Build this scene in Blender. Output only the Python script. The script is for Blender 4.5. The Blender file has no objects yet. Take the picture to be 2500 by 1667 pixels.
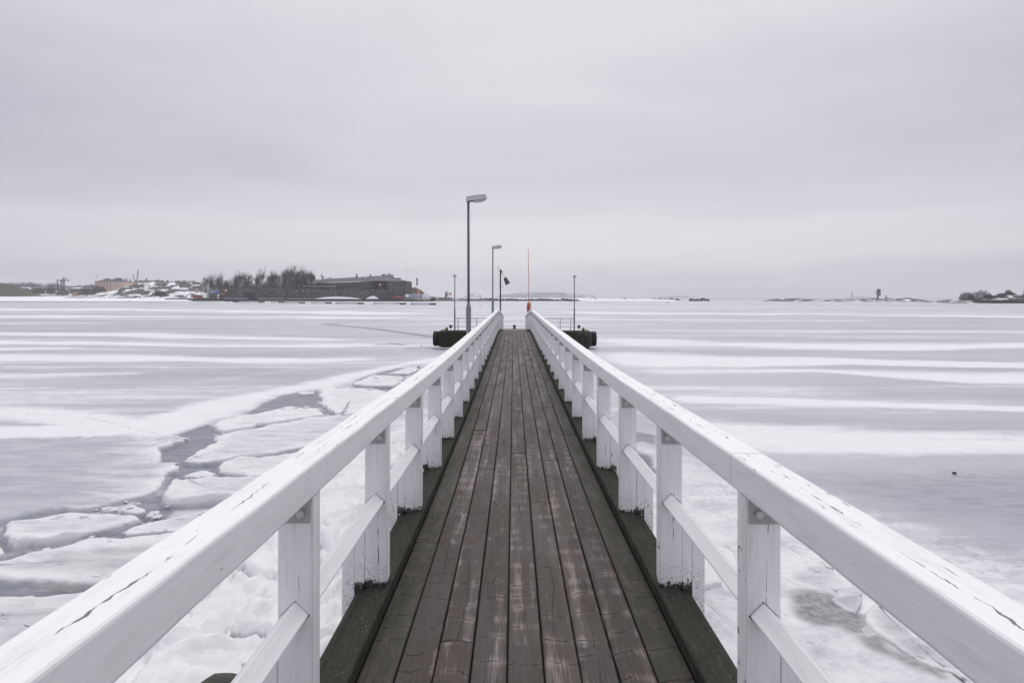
import bpy, bmesh, math, random
import numpy as np
from mathutils import Vector, Matrix

sc = bpy.context.scene
COL = sc.collection
random.seed(7)
R = math.radians

# ------------------------------------------------------------------ camera
EYE = 3.35                      # lens height above the ice (z = 0)
FPX, CX, HY = 1667.0, 1254.0, 724.7     # 24 mm lens on a 2500 px wide frame
ROLL = 0.0021
cam_d = bpy.data.cameras.new('camera')
cam_d.lens = 24.0
cam_d.sensor_width = 36.0
cam_d.shift_x = (1250.0 - CX) / 2500.0
cam_d.shift_y = -(833.5 - HY) / 2500.0
cam_d.clip_start = 0.05
cam_d.clip_end = 30000.0
cam = bpy.data.objects.new('camera', cam_d)
COL.objects.link(cam)
cam.matrix_world = Matrix.Translation((0, 0, EYE)) @ Matrix.Rotation(R(90), 4, 'X') @ Matrix.Rotation(ROLL, 4, 'Z')
sc.camera = cam

# ------------------------------------------------------------------ node helper
class NT:
    def __init__(self, tree):
        self.t = tree
    def n(self, typ, **kw):
        nd = self.t.nodes.new(typ)
        for k, v in kw.items():
            setattr(nd, k, v)
        return nd
    def link(self, a, b):
        self.t.links.new(a, b)
    def put(self, sock, v):
        if v is None:
            return
        if isinstance(v, bpy.types.NodeSocket):
            self.link(v, sock)
        else:
            if isinstance(v, (tuple, list)) and len(v) == 3 and sock.type == 'RGBA':
                v = (*v, 1.0)
            sock.default_value = v
    def m(self, op, a, b=None, c=None, clamp=False):
        nd = self.n('ShaderNodeMath', operation=op, use_clamp=clamp)
        self.put(nd.inputs[0], a)
        if b is not None: self.put(nd.inputs[1], b)
        if c is not None: self.put(nd.inputs[2], c)
        return nd.outputs[0]
    def smooth(self, x, lo, hi, a=0.0, b=1.0):
        nd = self.n('ShaderNodeMapRange', interpolation_type='SMOOTHSTEP')
        self.put(nd.inputs['Value'], x)
        self.put(nd.inputs['From Min'], lo); self.put(nd.inputs['From Max'], hi)
        self.put(nd.inputs['To Min'], a); self.put(nd.inputs['To Max'], b)
        return nd.outputs['Result']
    def vec(self, x, y, z=0.0):
        nd = self.n('ShaderNodeCombineXYZ')
        self.put(nd.inputs[0], x); self.put(nd.inputs[1], y); self.put(nd.inputs[2], z)
        return nd.outputs[0]
    def sep(self, v):
        nd = self.n('ShaderNodeSeparateXYZ')
        self.put(nd.inputs[0], v)
        return nd.outputs[0], nd.outputs[1], nd.outputs[2]
    def noise(self, v, scale=1.0, detail=2.0, rough=0.5, dist=0.0):
        nd = self.n('ShaderNodeTexNoise')
        self.put(nd.inputs['Vector'], v)
        self.put(nd.inputs['Scale'], scale); nd.inputs['Detail'].default_value = detail
        nd.inputs['Roughness'].default_value = rough; nd.inputs['Distortion'].default_value = dist
        return nd.outputs[0]
    def noise1(self, w, scale=1.0, detail=1.0):
        nd = self.n('ShaderNodeTexNoise', noise_dimensions='1D')
        self.put(nd.inputs['W'], w)
        self.put(nd.inputs['Scale'], scale); nd.inputs['Detail'].default_value = detail
        return nd.outputs[0]
    def vor(self, v, scale=1.0, feature='F1', out='Distance'):
        nd = self.n('ShaderNodeTexVoronoi', feature=feature)
        self.put(nd.inputs['Vector'], v); self.put(nd.inputs['Scale'], scale)
        return nd.outputs[out]
    def mix(self, f, a, b):
        nd = self.n('ShaderNodeMix', data_type='RGBA')
        self.put(nd.inputs[0], f)
        self.put(nd.inputs[6], a); self.put(nd.inputs[7], b)
        return nd.outputs[2]
    def ramp(self, f, stops, interp='EASE'):
        nd = self.n('ShaderNodeValToRGB')
        cr = nd.color_ramp; cr.interpolation = interp
        while len(cr.elements) < len(stops): cr.elements.new(0.5)
        for e, (p, c) in zip(cr.elements, stops):
            e.position = p
            e.color = (c, c, c, 1) if isinstance(c, (int, float)) else (*c, 1)
        self.put(nd.inputs[0], f)
        return nd.outputs[0]
    def bump(self, h, strength=0.5, dist=0.01, normal=None):
        nd = self.n('ShaderNodeBump')
        self.put(nd.inputs['Height'], h)
        nd.inputs['Strength'].default_value = strength
        nd.inputs['Distance'].default_value = dist
        if normal is not None: self.put(nd.inputs['Normal'], normal)
        return nd.outputs[0]

# ------------------------------------------------------------------ world, sun, exposure
SUN_EL, SUN_AZ = R(46), R(4)       # azimuth from +Y towards +X
w = bpy.data.worlds.new('World')
sc.world = w
w.use_nodes = True
w.node_tree.nodes.clear()
n = NT(w.node_tree)
sky = n.n('ShaderNodeTexSky', sky_type='NISHITA')
sky.sun_disc = False
sky.sun_elevation = SUN_EL
sky.sun_rotation = SUN_AZ
bg_sky = n.n('ShaderNodeBackground'); n.link(sky.outputs[0], bg_sky.inputs[0]); bg_sky.inputs[1].default_value = 0.08
# overcast deck: layered stratus, brighter towards the zenith (overcast-sky law)
gv = n.n('ShaderNodeTexCoord').outputs['Generated']
x, y, z = n.sep(gv)
zz = n.m('ADD', n.m('MAXIMUM', z, 0.0), 0.10)
pv = n.vec(n.m('DIVIDE', x, zz), n.m('DIVIDE', y, zz), 0.0)
big = n.noise(pv, 0.62, 5, 0.55, 0.5)
wide = n.noise(n.vec(n.m('MULTIPLY', x, 1.6), n.m('MULTIPLY', y, 1.6), n.m('MULTIPLY', z, 9.0)), 1.15, 3.0, 0.5, 0.4)
el = n.m('ADD', z, n.m('MULTIPLY', n.m('SUBTRACT', wide, 0.5), 0.055))
lay = n.ramp(n.m('MULTIPLY', el, 2.0, clamp=True),
             [(0.0, 0.84), (0.045, 0.78), (0.075, 0.82), (0.125, 1.0), (0.20, 0.98), (0.25, 0.76), (0.34, 0.60), (0.50, 0.60), (0.72, 0.64), (1.0, 0.72)])
fac = n.m('ADD', lay, n.m('MULTIPLY', n.m('SUBTRACT', big, 0.5), 0.50), clamp=True)
fac = n.m('ADD', fac, n.m('MULTIPLY', n.m('SUBTRACT', wide, 0.5), 0.52), clamp=True)
# thinner cloud glows towards the hidden sun
sd_ = (math.cos(SUN_EL) * math.sin(SUN_AZ), math.cos(SUN_EL) * math.cos(SUN_AZ), math.sin(SUN_EL))
dt = n.m('ADD', n.m('ADD', n.m('MULTIPLY', x, sd_[0]), n.m('MULTIPLY', y, sd_[1])), n.m('MULTIPLY', z, sd_[2]))
fac = n.m('ADD', fac, n.m('MULTIPLY', n.m('SUBTRACT', dt, 0.735), 1.9), clamp=True)
colr = n.mix(fac, (0.390, 0.387, 0.480), (0.752, 0.748, 0.787))
colr = n.mix(n.smooth(z, 0.34, 0.9), colr, (0.757, 0.752, 0.778))
zen = n.smooth(z, 0.36, 0.95, 1.0, 1.66)
bg_cloud = n.n('ShaderNodeBackground'); n.link(colr, bg_cloud.inputs[0]); n.link(zen, bg_cloud.inputs[1])
mx = n.n('ShaderNodeMixShader'); mx.inputs[0].default_value = 0.94
n.link(bg_sky.outputs[0], mx.inputs[1]); n.link(bg_cloud.outputs[0], mx.inputs[2])
wo = n.n('ShaderNodeOutputWorld'); n.link(mx.outputs[0], wo.inputs[0])

sd = bpy.data.lights.new('sun', 'SUN')
sd.energy = 0.8; sd.angle = R(30); sd.color = (1.0, 0.965, 0.93)
sun = bpy.data.objects.new('sun', sd)
COL.objects.link(sun)
sun.location = (0, 0, 50)
sun.rotation_euler = Vector((math.cos(SUN_EL) * math.sin(SUN_AZ), math.cos(SUN_EL) * math.cos(SUN_AZ), math.sin(SUN_EL))).to_track_quat('Z', 'Y').to_euler()

vs = sc.view_settings
vs.view_transform = 'Standard'; vs.look = 'None'; vs.exposure = 0.0; vs.gamma = 1.0
vs.use_curve_mapping = False
sc.render.engine = 'CYCLES'
cy = sc.cycles
cy.use_denoising = True
cy.use_adaptive_sampling = True; cy.adaptive_threshold = 0.015; cy.adaptive_min_samples = 16
cy.max_bounces = 8; cy.diffuse_bounces = 4; cy.glossy_bounces = 3
cy.transmission_bounces = 4; cy.volume_bounces = 2; cy.transparent_max_bounces = 8
cy.caustics_reflective = False; cy.caustics_refractive = False
cy.volume_max_steps = 64

# ------------------------------------------------------------------ picture <-> place
def hor(px): return HY + ROLL * (px - CX)
def P(px, py, Y):
    """the place at distance Y seen at (px, py) of the photograph"""
    return Vector(((px - CX) * Y / FPX, Y, EYE - (py - hor(px)) * Y / FPX))
def G(px, py, z=0.0):
    """the place on the ice seen at (px, py)"""
    Y = FPX * (EYE - z) / max(py - hor(px), 0.3)
    return ((px - CX) * Y / FPX, Y)

# ------------------------------------------------------------------ numpy noise
def _h(ix, iy, s):
    h = (ix.astype(np.int64) * 374761393 + iy.astype(np.int64) * 668265263 + s * 2147483647) & 0xffffffff
    h = ((h ^ (h >> 13)) * 1274126177) & 0xffffffff
    return ((h ^ (h >> 16)) & 0xffff) / 65535.0
def vnoise(x, y, s=0):
    x = np.asarray(x, float); y = np.asarray(y, float)
    ix = np.floor(x); iy = np.floor(y); fx = x - ix; fy = y - iy
    fx = fx * fx * (3 - 2 * fx); fy = fy * fy * (3 - 2 * fy)
    a = _h(ix, iy, s); b = _h(ix + 1, iy, s); c = _h(ix, iy + 1, s); d = _h(ix + 1, iy + 1, s)
    return (a * (1 - fx) + b * fx) * (1 - fy) + (c * (1 - fx) + d * fx) * fy
def fbm(x, y, s=0, o=4, g=0.5):
    x = np.asarray(x, float); y = np.asarray(y, float)
    t = 0; a = 1; n_ = 0
    for k in range(o):
        t = t + a * vnoise(x * 2 ** k + 17.3 * k, y * 2 ** k - 9.1 * k, s + k * 31); n_ += a; a *= g
    return t / n_
def sstep(x, a, b):
    t = np.clip((x - a) / (b - a), 0, 1)
    return t * t * (3 - 2 * t)
def poly_sd(X, Y, poly):
    """signed distance to a closed outline, positive inside"""
    P0 = np.array(poly, float); P1 = np.roll(P0, -1, 0)
    d = np.full(X.shape, 1e9); ins = np.zeros(X.shape, bool)
    for (ax, ay), (bx, by) in zip(P0, P1):
        ex, ey = bx - ax, by - ay
        L = ex * ex + ey * ey + 1e-12
        t = np.clip(((X - ax) * ex + (Y - ay) * ey) / L, 0, 1)
        d = np.minimum(d, np.hypot(X - ax - t * ex, Y - ay - t * ey))
        c = ((ay > Y) != (by > Y))
        with np.errstate(divide='ignore', invalid='ignore'):
            xi = (bx - ax) * (Y - ay) / (by - ay + 1e-12) + ax
        ins ^= c & (X < xi)
    return np.where(ins, d, -d)
def line_d(X, Y, pts):
    d = np.full(X.shape, 1e9)
    for (ax, ay), (bx, by) in zip(pts[:-1], pts[1:]):
        ex, ey = bx - ax, by - ay
        L = ex * ex + ey * ey + 1e-12
        t = np.clip(((X - ax) * ex + (Y - ay) * ey) / L, 0, 1)
        d = np.minimum(d, np.hypot(X - ax - t * ex, Y - ay - t * ey))
    return d

# ------------------------------------------------------------------ mesh helpers
class MB:
    def __init__(self):
        self.v = []; self.f = []; self.uv = None
    def add(self, vs, fs):
        b = len(self.v); self.v += [tuple(p) for p in vs]; self.f += [tuple(i + b for i in q) for q in fs]
        return self
    def box(self, x0, x1, y0, y1, z0, z1):
        return self.add([(x0,y0,z0),(x1,y0,z0),(x1,y1,z0),(x0,y1,z0),(x0,y0,z1),(x1,y0,z1),(x1,y1,z1),(x0,y1,z1)],
                        [(3,2,1,0),(4,5,6,7),(0,1,5,4),(1,2,6,5),(2,3,7,6),(3,0,4,7)])
    def bar(self, a, b, r0, r1=None, k=8, cap=True):
        a = Vector(a); b = Vector(b); r1 = r0 if r1 is None else r1
        d = (b - a).normalized()
        u = d.orthogonal().normalized(); w_ = d.cross(u)
        vs = []
        for p, r in ((a, r0), (b, r1)):
            for i in range(k):
                t = 2 * math.pi * i / k
                vs.append(p + u * (r * math.cos(t)) + w_ * (r * math.sin(t)))
        fs = [(i, (i + 1) % k, k + (i + 1) % k, k + i) for i in range(k)]
        if cap: fs += [tuple(range(k - 1, -1, -1)), tuple(range(k, 2 * k))]
        return self.add(vs, fs)
    def lathe(self, prof, c=(0, 0, 0), k=16, axis='z'):
        vs = []; fs = []
        for r, h in prof:
            for i in range(k):
                t = 2 * math.pi * i / k
                p = (r * math.cos(t), r * math.sin(t), h)
                if axis == 'x': p = (h, p[0], p[1])
                if axis == 'y': p = (p[0], h, p[1])
                vs.append((p[0] + c[0], p[1] + c[1], p[2] + c[2]))
        for j in range(len(prof) - 1):
            for i in range(k):
                fs.append((j * k + i, j * k + (i + 1) % k, (j + 1) * k + (i + 1) % k, (j + 1) * k + i))
        fs += [tuple(range(k - 1, -1, -1)), tuple(range((len(prof) - 1) * k, len(prof) * k))]
        return self.add(vs, fs)
    def torus(self, c, R0, r, axis='x', k=28, j=12, sq=1.0):
        vs = []; fs = []
        for a in range(k):
            t = 2 * math.pi * a / k
            for b in range(j):
                s = 2 * math.pi * b / j
                rr = R0 + r * math.copysign(abs(math.cos(s)) ** sq, math.cos(s))
                h = r * 1.25 * math.copysign(abs(math.sin(s)) ** sq, math.sin(s)) if sq != 1 else r * math.sin(s)
                p = (rr * math.cos(t), rr * math.sin(t), h)
                if axis == 'x': p = (p[2], p[0], p[1])
                if axis == 'y': p = (p[0], p[2], p[1])
                vs.append((p[0] + c[0], p[1] + c[1], p[2] + c[2]))
        for a in range(k):
            for b in range(j):
                fs.append((a * j + b, ((a + 1) % k) * j + b, ((a + 1) % k) * j + (b + 1) % j, a * j + (b + 1) % j))
        return self.add(vs, fs)
    def prism(self, pts, y0, y1):
        """outline in x,z pushed from y0 to y1"""
        k = len(pts)
        vs = [(x_, y0, z_) for x_, z_ in pts] + [(x_, y1, z_) for x_, z_ in pts]
        fs = [tuple(range(k)), tuple(range(2 * k - 1, k - 1, -1))] + [((i + 1) % k, i, k + i, k + (i + 1) % k) for i in range(k)]
        return self.add(vs, fs)
    def mesh(self, name, smooth=False):
        me = bpy.data.meshes.new(name)
        me.from_pydata(self.v, [], self.f)
        if smooth: me.shade_smooth()
        me.update()
        return me
    def build(self, name, m, parent=None, loc=None, smooth=False, bevel=0.0, fix=True):
        me = self.mesh(name, smooth)
        if fix or bevel:
            bm = bmesh.new(); bm.from_mesh(me)
            if bevel:
                bmesh.ops.bevel(bm, geom=bm.edges[:], offset=bevel, segments=2, affect='EDGES', clamp_overlap=True)
            bmesh.ops.recalc_face_normals(bm, faces=bm.faces)
            bm.to_mesh(me); bm.free()
        return link(name, me, m, parent, loc)
def link(name, me, m, parent=None, loc=None):
    o = bpy.data.objects.new(name, me)
    COL.objects.link(o)
    if m is not None and len(me.materials) == 0: me.materials.append(m)
    if parent is not None: o.parent = parent
    if loc is not None: o.location = loc
    return o
def empty(name, loc=(0, 0, 0)):
    o = bpy.data.objects.new(name, None)
    o.empty_display_size = 0.2
    COL.objects.link(o); o.location = loc
    return o
def tag(o, label, cat, group=None):
    o['label'] = label; o['category'] = cat
    if group: o['group'] = group
    return o
def struct(o, kind='structure', label=None, cat=None):
    o['kind'] = kind
    if label: o['label'] = label
    if cat: o['category'] = cat
    return o

# ------------------------------------------------------------------ materials
MAT = {}
def mat(name):
    m = bpy.data.materials.new(name); m.use_nodes = True
    m.node_tree.nodes.clear()
    n = NT(m.node_tree)
    b = n.n('ShaderNodeBsdfPrincipled'); o = n.n('ShaderNodeOutputMaterial')
    n.link(b.outputs[0], o.inputs[0])
    MAT[name] = m
    return m, n, b
def simple(name, col, rough=0.7, var=0.25, scale=6.0, metal=0.0, bumpd=0.0, coord='Object', spec=0.4):
    m, n, b = mat(name)
    v = n.n('ShaderNodeTexCoord').outputs[coord]
    f = n.noise(v, scale, 4, 0.6)
    c0 = tuple(c * (1 - var) for c in col); c1 = tuple(min(c * (1 + var), 0.95) for c in col)
    n.put(b.inputs['Base Color'], n.mix(f, c0, c1))
    b.inputs['Roughness'].default_value = rough; b.inputs['Metallic'].default_value = metal
    b.inputs['Specular IOR Level'].default_value = spec
    if bumpd: n.put(b.inputs['Normal'], n.bump(n.noise(v, scale * 3, 4, 0.6), 0.6, bumpd))
    return m

def paint_material(name, mode):
    """old white oil paint on timber: cracks along the grain, chips, green growth at the foot"""
    m, n, b = mat(name)
    tc = n.n('ShaderNodeTexCoord')
    rnd = n.n('ShaderNodeObjectInfo').outputs['Random']
    if mode == 'rail':
        u, v, _ = n.sep(tc.outputs['UV'])
    else:
        ox, oy, oz = n.sep(tc.outputs['Object'])
        u = oz; v = n.m('ADD', ox, n.m('MULTIPLY', oy, 0.6))
    off = n.m('MULTIPLY', rnd, 41.0)
    us = n.m('ADD', u, off)
    # split along the grain
    def split(c, wob, fine, wmax, gs, glo, ghi, k):
        uu = n.m('ADD', us, k)
        ctr = n.m('ADD', n.m('MULTIPLY', n.m('SUBTRACT', n.noise1(uu, 2.3, 3), 0.5), wob), n.m('MULTIPLY', n.m('SUBTRACT', n.noise1(uu, 26.0, 4), 0.5), fine))
        d = n.m('ABSOLUTE', n.m('SUBTRACT', n.m('SUBTRACT', v, c), ctr))
        wd = n.m('MULTIPLY', n.m('MULTIPLY', n.smooth(n.noise1(n.m('ADD', uu, 5.7), gs, 3), glo, ghi), n.smooth(n.noise1(n.m('ADD', uu, 2.1), 11.0, 6), 0.36, 0.66, 0.12, 1.7)), wmax)
        return n.m('MULTIPLY', n.smooth(n.m('SUBTRACT', wd, d), -0.0003, 0.0006), n.m('GREATER_THAN', wd, 0.00015))
    gv_ = n.vec(n.m('MULTIPLY', us, 1.0), n.m('MULTIPLY', v, 9.0), off)
    grain = n.noise(gv_, 5.0, 5, 0.65, 0.8)
    fine = n.noise(n.vec(n.m('MULTIPLY', us, 6.0), n.m('MULTIPLY', v, 60.0), off), 3.0, 3, 0.6)
    tone = n.noise(n.vec(n.m('MULTIPLY', us, 1.2), n.m('MULTIPLY', v, 8.0), off), 1.5, 3, 0.55)
    col = n.mix(tone, (0.820, 0.815, 0.815), (0.900, 0.895, 0.895))
    grime = n.smooth(n.noise(n.vec(n.m('MULTIPLY', us, 2.6), n.m('MULTIPLY', v, 22.0), n.m('ADD', off, 2.0)), 1.0, 5, 0.68), 0.50, 0.78)
    col = n.mix(n.m('MULTIPLY', grime, 0.36), col, (0.55, 0.53, 0.50))
    if mode == 'rail':
        top = n.smooth(n.m('ABSOLUTE', v), 0.050, 0.060, 1.0, 0.0)
        s1 = split(0.010, 0.036, 0.014, 0.0028, 2.0, 0.40, 0.70, 0.0)
        s2 = split(-0.022, 0.020, 0.010, 0.0019, 1.6, 0.56, 0.78, 13.0)
        s3 = split(-0.105, 0.030, 0.008, 0.0012, 1.8, 0.60, 0.80, 27.0)
        s3 = n.m('MAXIMUM', s3, split(0.105, 0.030, 0.008, 0.0012, 1.8, 0.60, 0.80, 33.0))
        ch = n.noise(n.vec(n.m('MULTIPLY', us, 13.0), n.m('MULTIPLY', v, 60.0), off), 1.0, 4, 0.62)
        region = n.smooth(n.noise1(n.m('ADD', us, 3.0), 1.2, 2), 0.36, 0.66)
        thr = n.m('SUBTRACT', 0.748, n.m('MULTIPLY', n.m('MULTIPLY', region, n.m('ADD', n.m('MULTIPLY', top, 0.7), 0.3)), 0.105))
        chips = n.smooth(ch, thr, n.m('ADD', thr, 0.012))
        crack = n.m('MAXIMUM', n.m('MAXIMUM', s1, s2), n.m('MAXIMUM', s3, chips))
    else:
        s1 = split(-0.012, 0.020, 0.006, 0.0017, 1.3, 0.46, 0.70, 0.0)
        s2 = split(0.030, 0.020, 0.004, 0.0011, 1.3, 0.52, 0.72, 9.0)
        edge = n.smooth(n.m('ABSOLUTE', n.m('SUBTRACT', n.m('ABSOLUTE', ox), 0.0555)), 0.0006, 0.0022, 1.0, 0.0)
        ech = n.smooth(n.noise(n.vec(n.m('MULTIPLY', us, 9.0), n.m('MULTIPLY', v, 10.0), off), 1.0, 4, 0.65), 0.62, 0.66)
        ch = n.noise(n.vec(n.m('MULTIPLY', us, 14.0), n.m('MULTIPLY', v, 40.0), off), 1.0, 4, 0.62)
        low = n.smooth(oz, 0.05, 0.34, 1.0, 0.0)
        thr = n.m('SUBTRACT', 0.775, n.m('MULTIPLY', n.m('MULTIPLY', low, n.smooth(rnd, 0.0, 1.0, 0.5, 1.3)), 0.10))
        chips = n.smooth(ch, thr, n.m('ADD', thr, 0.012))
        crack = n.m('MAXIMUM', n.m('MAXIMUM', s1, s2), n.m('MAXIMUM', chips, n.m('MULTIPLY', edge, ech)))
        # rust and dirt runs below the bracket, grime rubbed in near the foot
        run = n.m('MULTIPLY', n.smooth(n.noise(n.vec(n.m('MULTIPLY', v, 55.0), n.m('MULTIPLY', us, 1.2), off), 1.0, 2, 0.5), 0.50, 0.80), n.smooth(oz, 0.50, 0.74))
        col = n.mix(n.m('MULTIPLY', run, 0.35), col, (0.44, 0.38, 0.34))
        gr = n.m('MULTIPLY', n.smooth(n.noise(n.vec(n.m('MULTIPLY', v, 80.0), n.m('MULTIPLY', us, 60.0), off), 1.0, 5, 0.75), 0.48, 0.66), n.smooth(oz, 0.0, 0.20, 1.0, 0.0))
        col = n.mix(n.m('MULTIPLY', gr, 0.75), col, (0.20, 0.20, 0.18))
        mossn = n.noise(n.vec(n.m('MULTIPLY', v, 48.0), n.m('MULTIPLY', us, 40.0), off), 1.0, 6, 0.8)
        moss = n.smooth(n.m('SUBTRACT', n.m('MULTIPLY', mossn, 0.15), n.m('ADD', oz, n.m('MULTIPLY', n.m('SUBTRACT', 0.5, rnd), 0.025))), 0.046, 0.060)
        if mode == 'board': moss = 0.0
        col = n.mix(moss, col, (0.035, 0.040, 0.028))
    col = n.mix(n.m('MULTIPLY', n.smooth(grain, 0.45, 0.72), 0.20), col, (0.58, 0.565, 0.56))
    col = n.mix(n.m('MULTIPLY', crack, 0.90), col, n.mix(fine, (0.045, 0.042, 0.038), (0.20, 0.185, 0.17)))
    n.put(b.inputs['Base Color'], col)
    b.inputs['Roughness'].default_value = 0.62; b.inputs['Specular IOR Level'].default_value = 0.28
    hgt = n.m('SUBTRACT', n.m('ADD', n.m('MULTIPLY', grain, 0.55), n.m('MULTIPLY', fine, 0.2)), n.m('MULTIPLY', crack, 1.2))
    n.put(b.inputs['Normal'], n.bump(hgt, 0.30, 0.004))
    return m
paint_material('rail_paint', 'rail')
paint_material('post_paint', 'post')
paint_material('board_paint', 'board')

def plank_material(name, mossy):
    """worn dark decking: u along the board, v across it (metres)"""
    m, n, b = mat(name)
    tc = n.n('ShaderNodeTexCoord')
    rnd = n.n('ShaderNodeObjectInfo').outputs['Random']
    u, v, _ = n.sep(tc.outputs['UV'])
    off = n.m('MULTIPLY', rnd, 63.0)
    us = n.m('ADD', u, off)
    g1 = n.noise(n.vec(n.m('MULTIPLY', us, 1.3), n.m('MULTIPLY', v, 40.0), off), 4.0, 5, 0.65, 0.3)
    g2 = n.noise(n.vec(n.m('MULTIPLY', us, 2.4), n.m('MULTIPLY', v, 160.0), off), 3.0, 3, 0.6)
    tone = n.noise(n.vec(us, n.m('MULTIPLY', v, 5.0), off), 1.1, 3, 0.55)
    base = n.mix(tone, (0.034, 0.031, 0.028), (0.086, 0.069, 0.060))
    base = n.mix(n.m('MULTIPLY', rnd, 0.6), base, (0.084, 0.068, 0.060))
    stain = n.smooth(n.noise(n.vec(n.m('MULTIPLY', us, 2.2), n.m('MULTIPLY', v, 7.0), n.m('ADD', off, 31.0)), 1.0, 5, 0.65), 0.48, 0.68)
    base = n.mix(n.m('MULTIPLY', stain, 0.5), base, (0.030, 0.030, 0.027))
    base = n.mix(n.m('MULTIPLY', n.smooth(g1, 0.40, 0.72), 0.45), base, (0.118, 0.100, 0.094))
    # checks across the board
    wv = n.m('ADD', n.m('MULTIPLY', us, 4.6), n.m('MULTIPLY', n.m('SUBTRACT', n.noise(n.vec(n.m('MULTIPLY', us, 2.0), n.m('MULTIPLY', v, 9.0), off), 1.0, 2, 0.5), 0.5), 0.55))
    vo = n.n('ShaderNodeTexVoronoi', feature='DISTANCE_TO_EDGE', voronoi_dimensions='1D')
    n.put(vo.inputs['W'], wv); vo.inputs['Scale'].default_value = 1.0
    ed = vo.outputs['Distance']
    gate = n.smooth(n.noise(n.vec(n.m('MULTIPLY', us, 3.0), n.m('MULTIPLY', v, 14.0), n.m('ADD', off, 4.0)), 1.0, 2, 0.5), 0.42, 0.56)
    check = n.m('MULTIPLY', n.smooth(ed, 0.012, 0.034, 1.0, 0.0), gate)
    # split along the heart of the board
    ctr = n.m('MULTIPLY', n.m('SUBTRACT', n.noise1(us, 1.2, 3), 0.5), 0.085)
    d = n.m('ABSOLUTE', n.m('SUBTRACT', v, ctr))
    wd = n.m('MULTIPLY', n.smooth(n.noise1(n.m('ADD', us, 21.0), 0.8, 2), 0.45, 0.68), 0.0024)
    splt = n.m('MULTIPLY', n.smooth(n.m('SUBTRACT', wd, d), -0.0006, 0.0008), n.m('GREATER_THAN', wd, 0.0002))
    dark = n.m('MAXIMUM', check, splt)
    # bare wood where feet have worn the stain off, strongest beside the checks
    area = n.noise(n.vec(n.m('MULTIPLY', us, 0.9), n.m('MULTIPLY', v, 13.0), n.m('ADD', off, 9.0)), 1.0, 3, 0.55)
    near = n.smooth(ed, 0.0, 0.30, 1.0, 0.0)
    wsum = n.m('ADD', n.m('ADD', n.m('MULTIPLY', area, 0.62), n.m('MULTIPLY', g2, 0.46)), n.m('MULTIPLY', near, 0.07))
    wsum = n.m('ADD', wsum, n.m('MULTIPLY', n.m('SUBTRACT', rnd, 0.5), 0.05))
    worn = n.smooth(wsum, 0.580, 0.740)
    if mossy: worn = n.m('MULTIPLY', worn, 0.30)
    base = n.mix(n.m('MULTIPLY', worn, 0.85), base, (0.285, 0.240, 0.228))
    if mossy:
        mo = n.smooth(n.noise(n.vec(n.m('MULTIPLY', us, 3.0), n.m('MULTIPLY', v, 9.0), off), 2.0, 5, 0.7), 0.34, 0.62)
        base = n.mix(n.m('MULTIPLY', mo, 0.85), base, (0.040, 0.044, 0.030))
        sp = n.smooth(n.noise(n.vec(n.m('MULTIPLY', us, 60.0), n.m('MULTIPLY', v, 90.0), off), 1.0, 3, 0.6), 0.66, 0.72)
        base = n.mix(n.m('MULTIPLY', sp, 0.5), base, (0.20, 0.19, 0.17))
    # nail heads in pairs over the joists
    um = n.m('SUBTRACT', n.m('FRACT', n.m('DIVIDE', n.m('ADD', u, n.m('MULTIPLY', n.m('SUBTRACT', n.noise1(us, 1.5, 1), .5), .05)), 0.62)), 0.06)
    nd = n.m('SQRT', n.m('ADD', n.m('POWER', n.m('MULTIPLY', um, 0.62), 2.0), n.m('POWER', n.m('SUBTRACT', n.m('ABSOLUTE', v), 0.046), 2.0)))
    nail = n.smooth(nd, 0.0035, 0.0055, 1.0, 0.0)
    base = n.mix(n.m('MULTIPLY', nail, 0.8), base, (0.16, 0.145, 0.135))
    base = n.mix(n.m('MULTIPLY', n.m('MULTIPLY', n.smooth(nd, 0.005, 0.016, 1.0, 0.0), n.m('SUBTRACT', 1.0, nail)), 0.45), base, (0.022, 0.020, 0.020))
    base = n.mix(n.m('MULTIPLY', dark, 0.8), base, (0.018, 0.018, 0.017))
    n.put(b.inputs['Base Color'], base)
    n.put(b.inputs['Roughness'], n.smooth(tone, 0.3, 0.7, 0.55, 0.8))
    b.inputs['Specular IOR Level'].default_value = 0.22
    hgt = n.m('SUBTRACT', n.m('ADD', n.m('MULTIPLY', g2, 0.5), n.m('MULTIPLY', g1, 0.5)), n.m('MULTIPLY', dark, 1.6))
    n.put(b.inputs['Normal'], n.bump(hgt, 0.6, 0.004))
    return m
plank_material('deck_wood', False)
plank_material('deck_wood_mossy', True)

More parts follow.
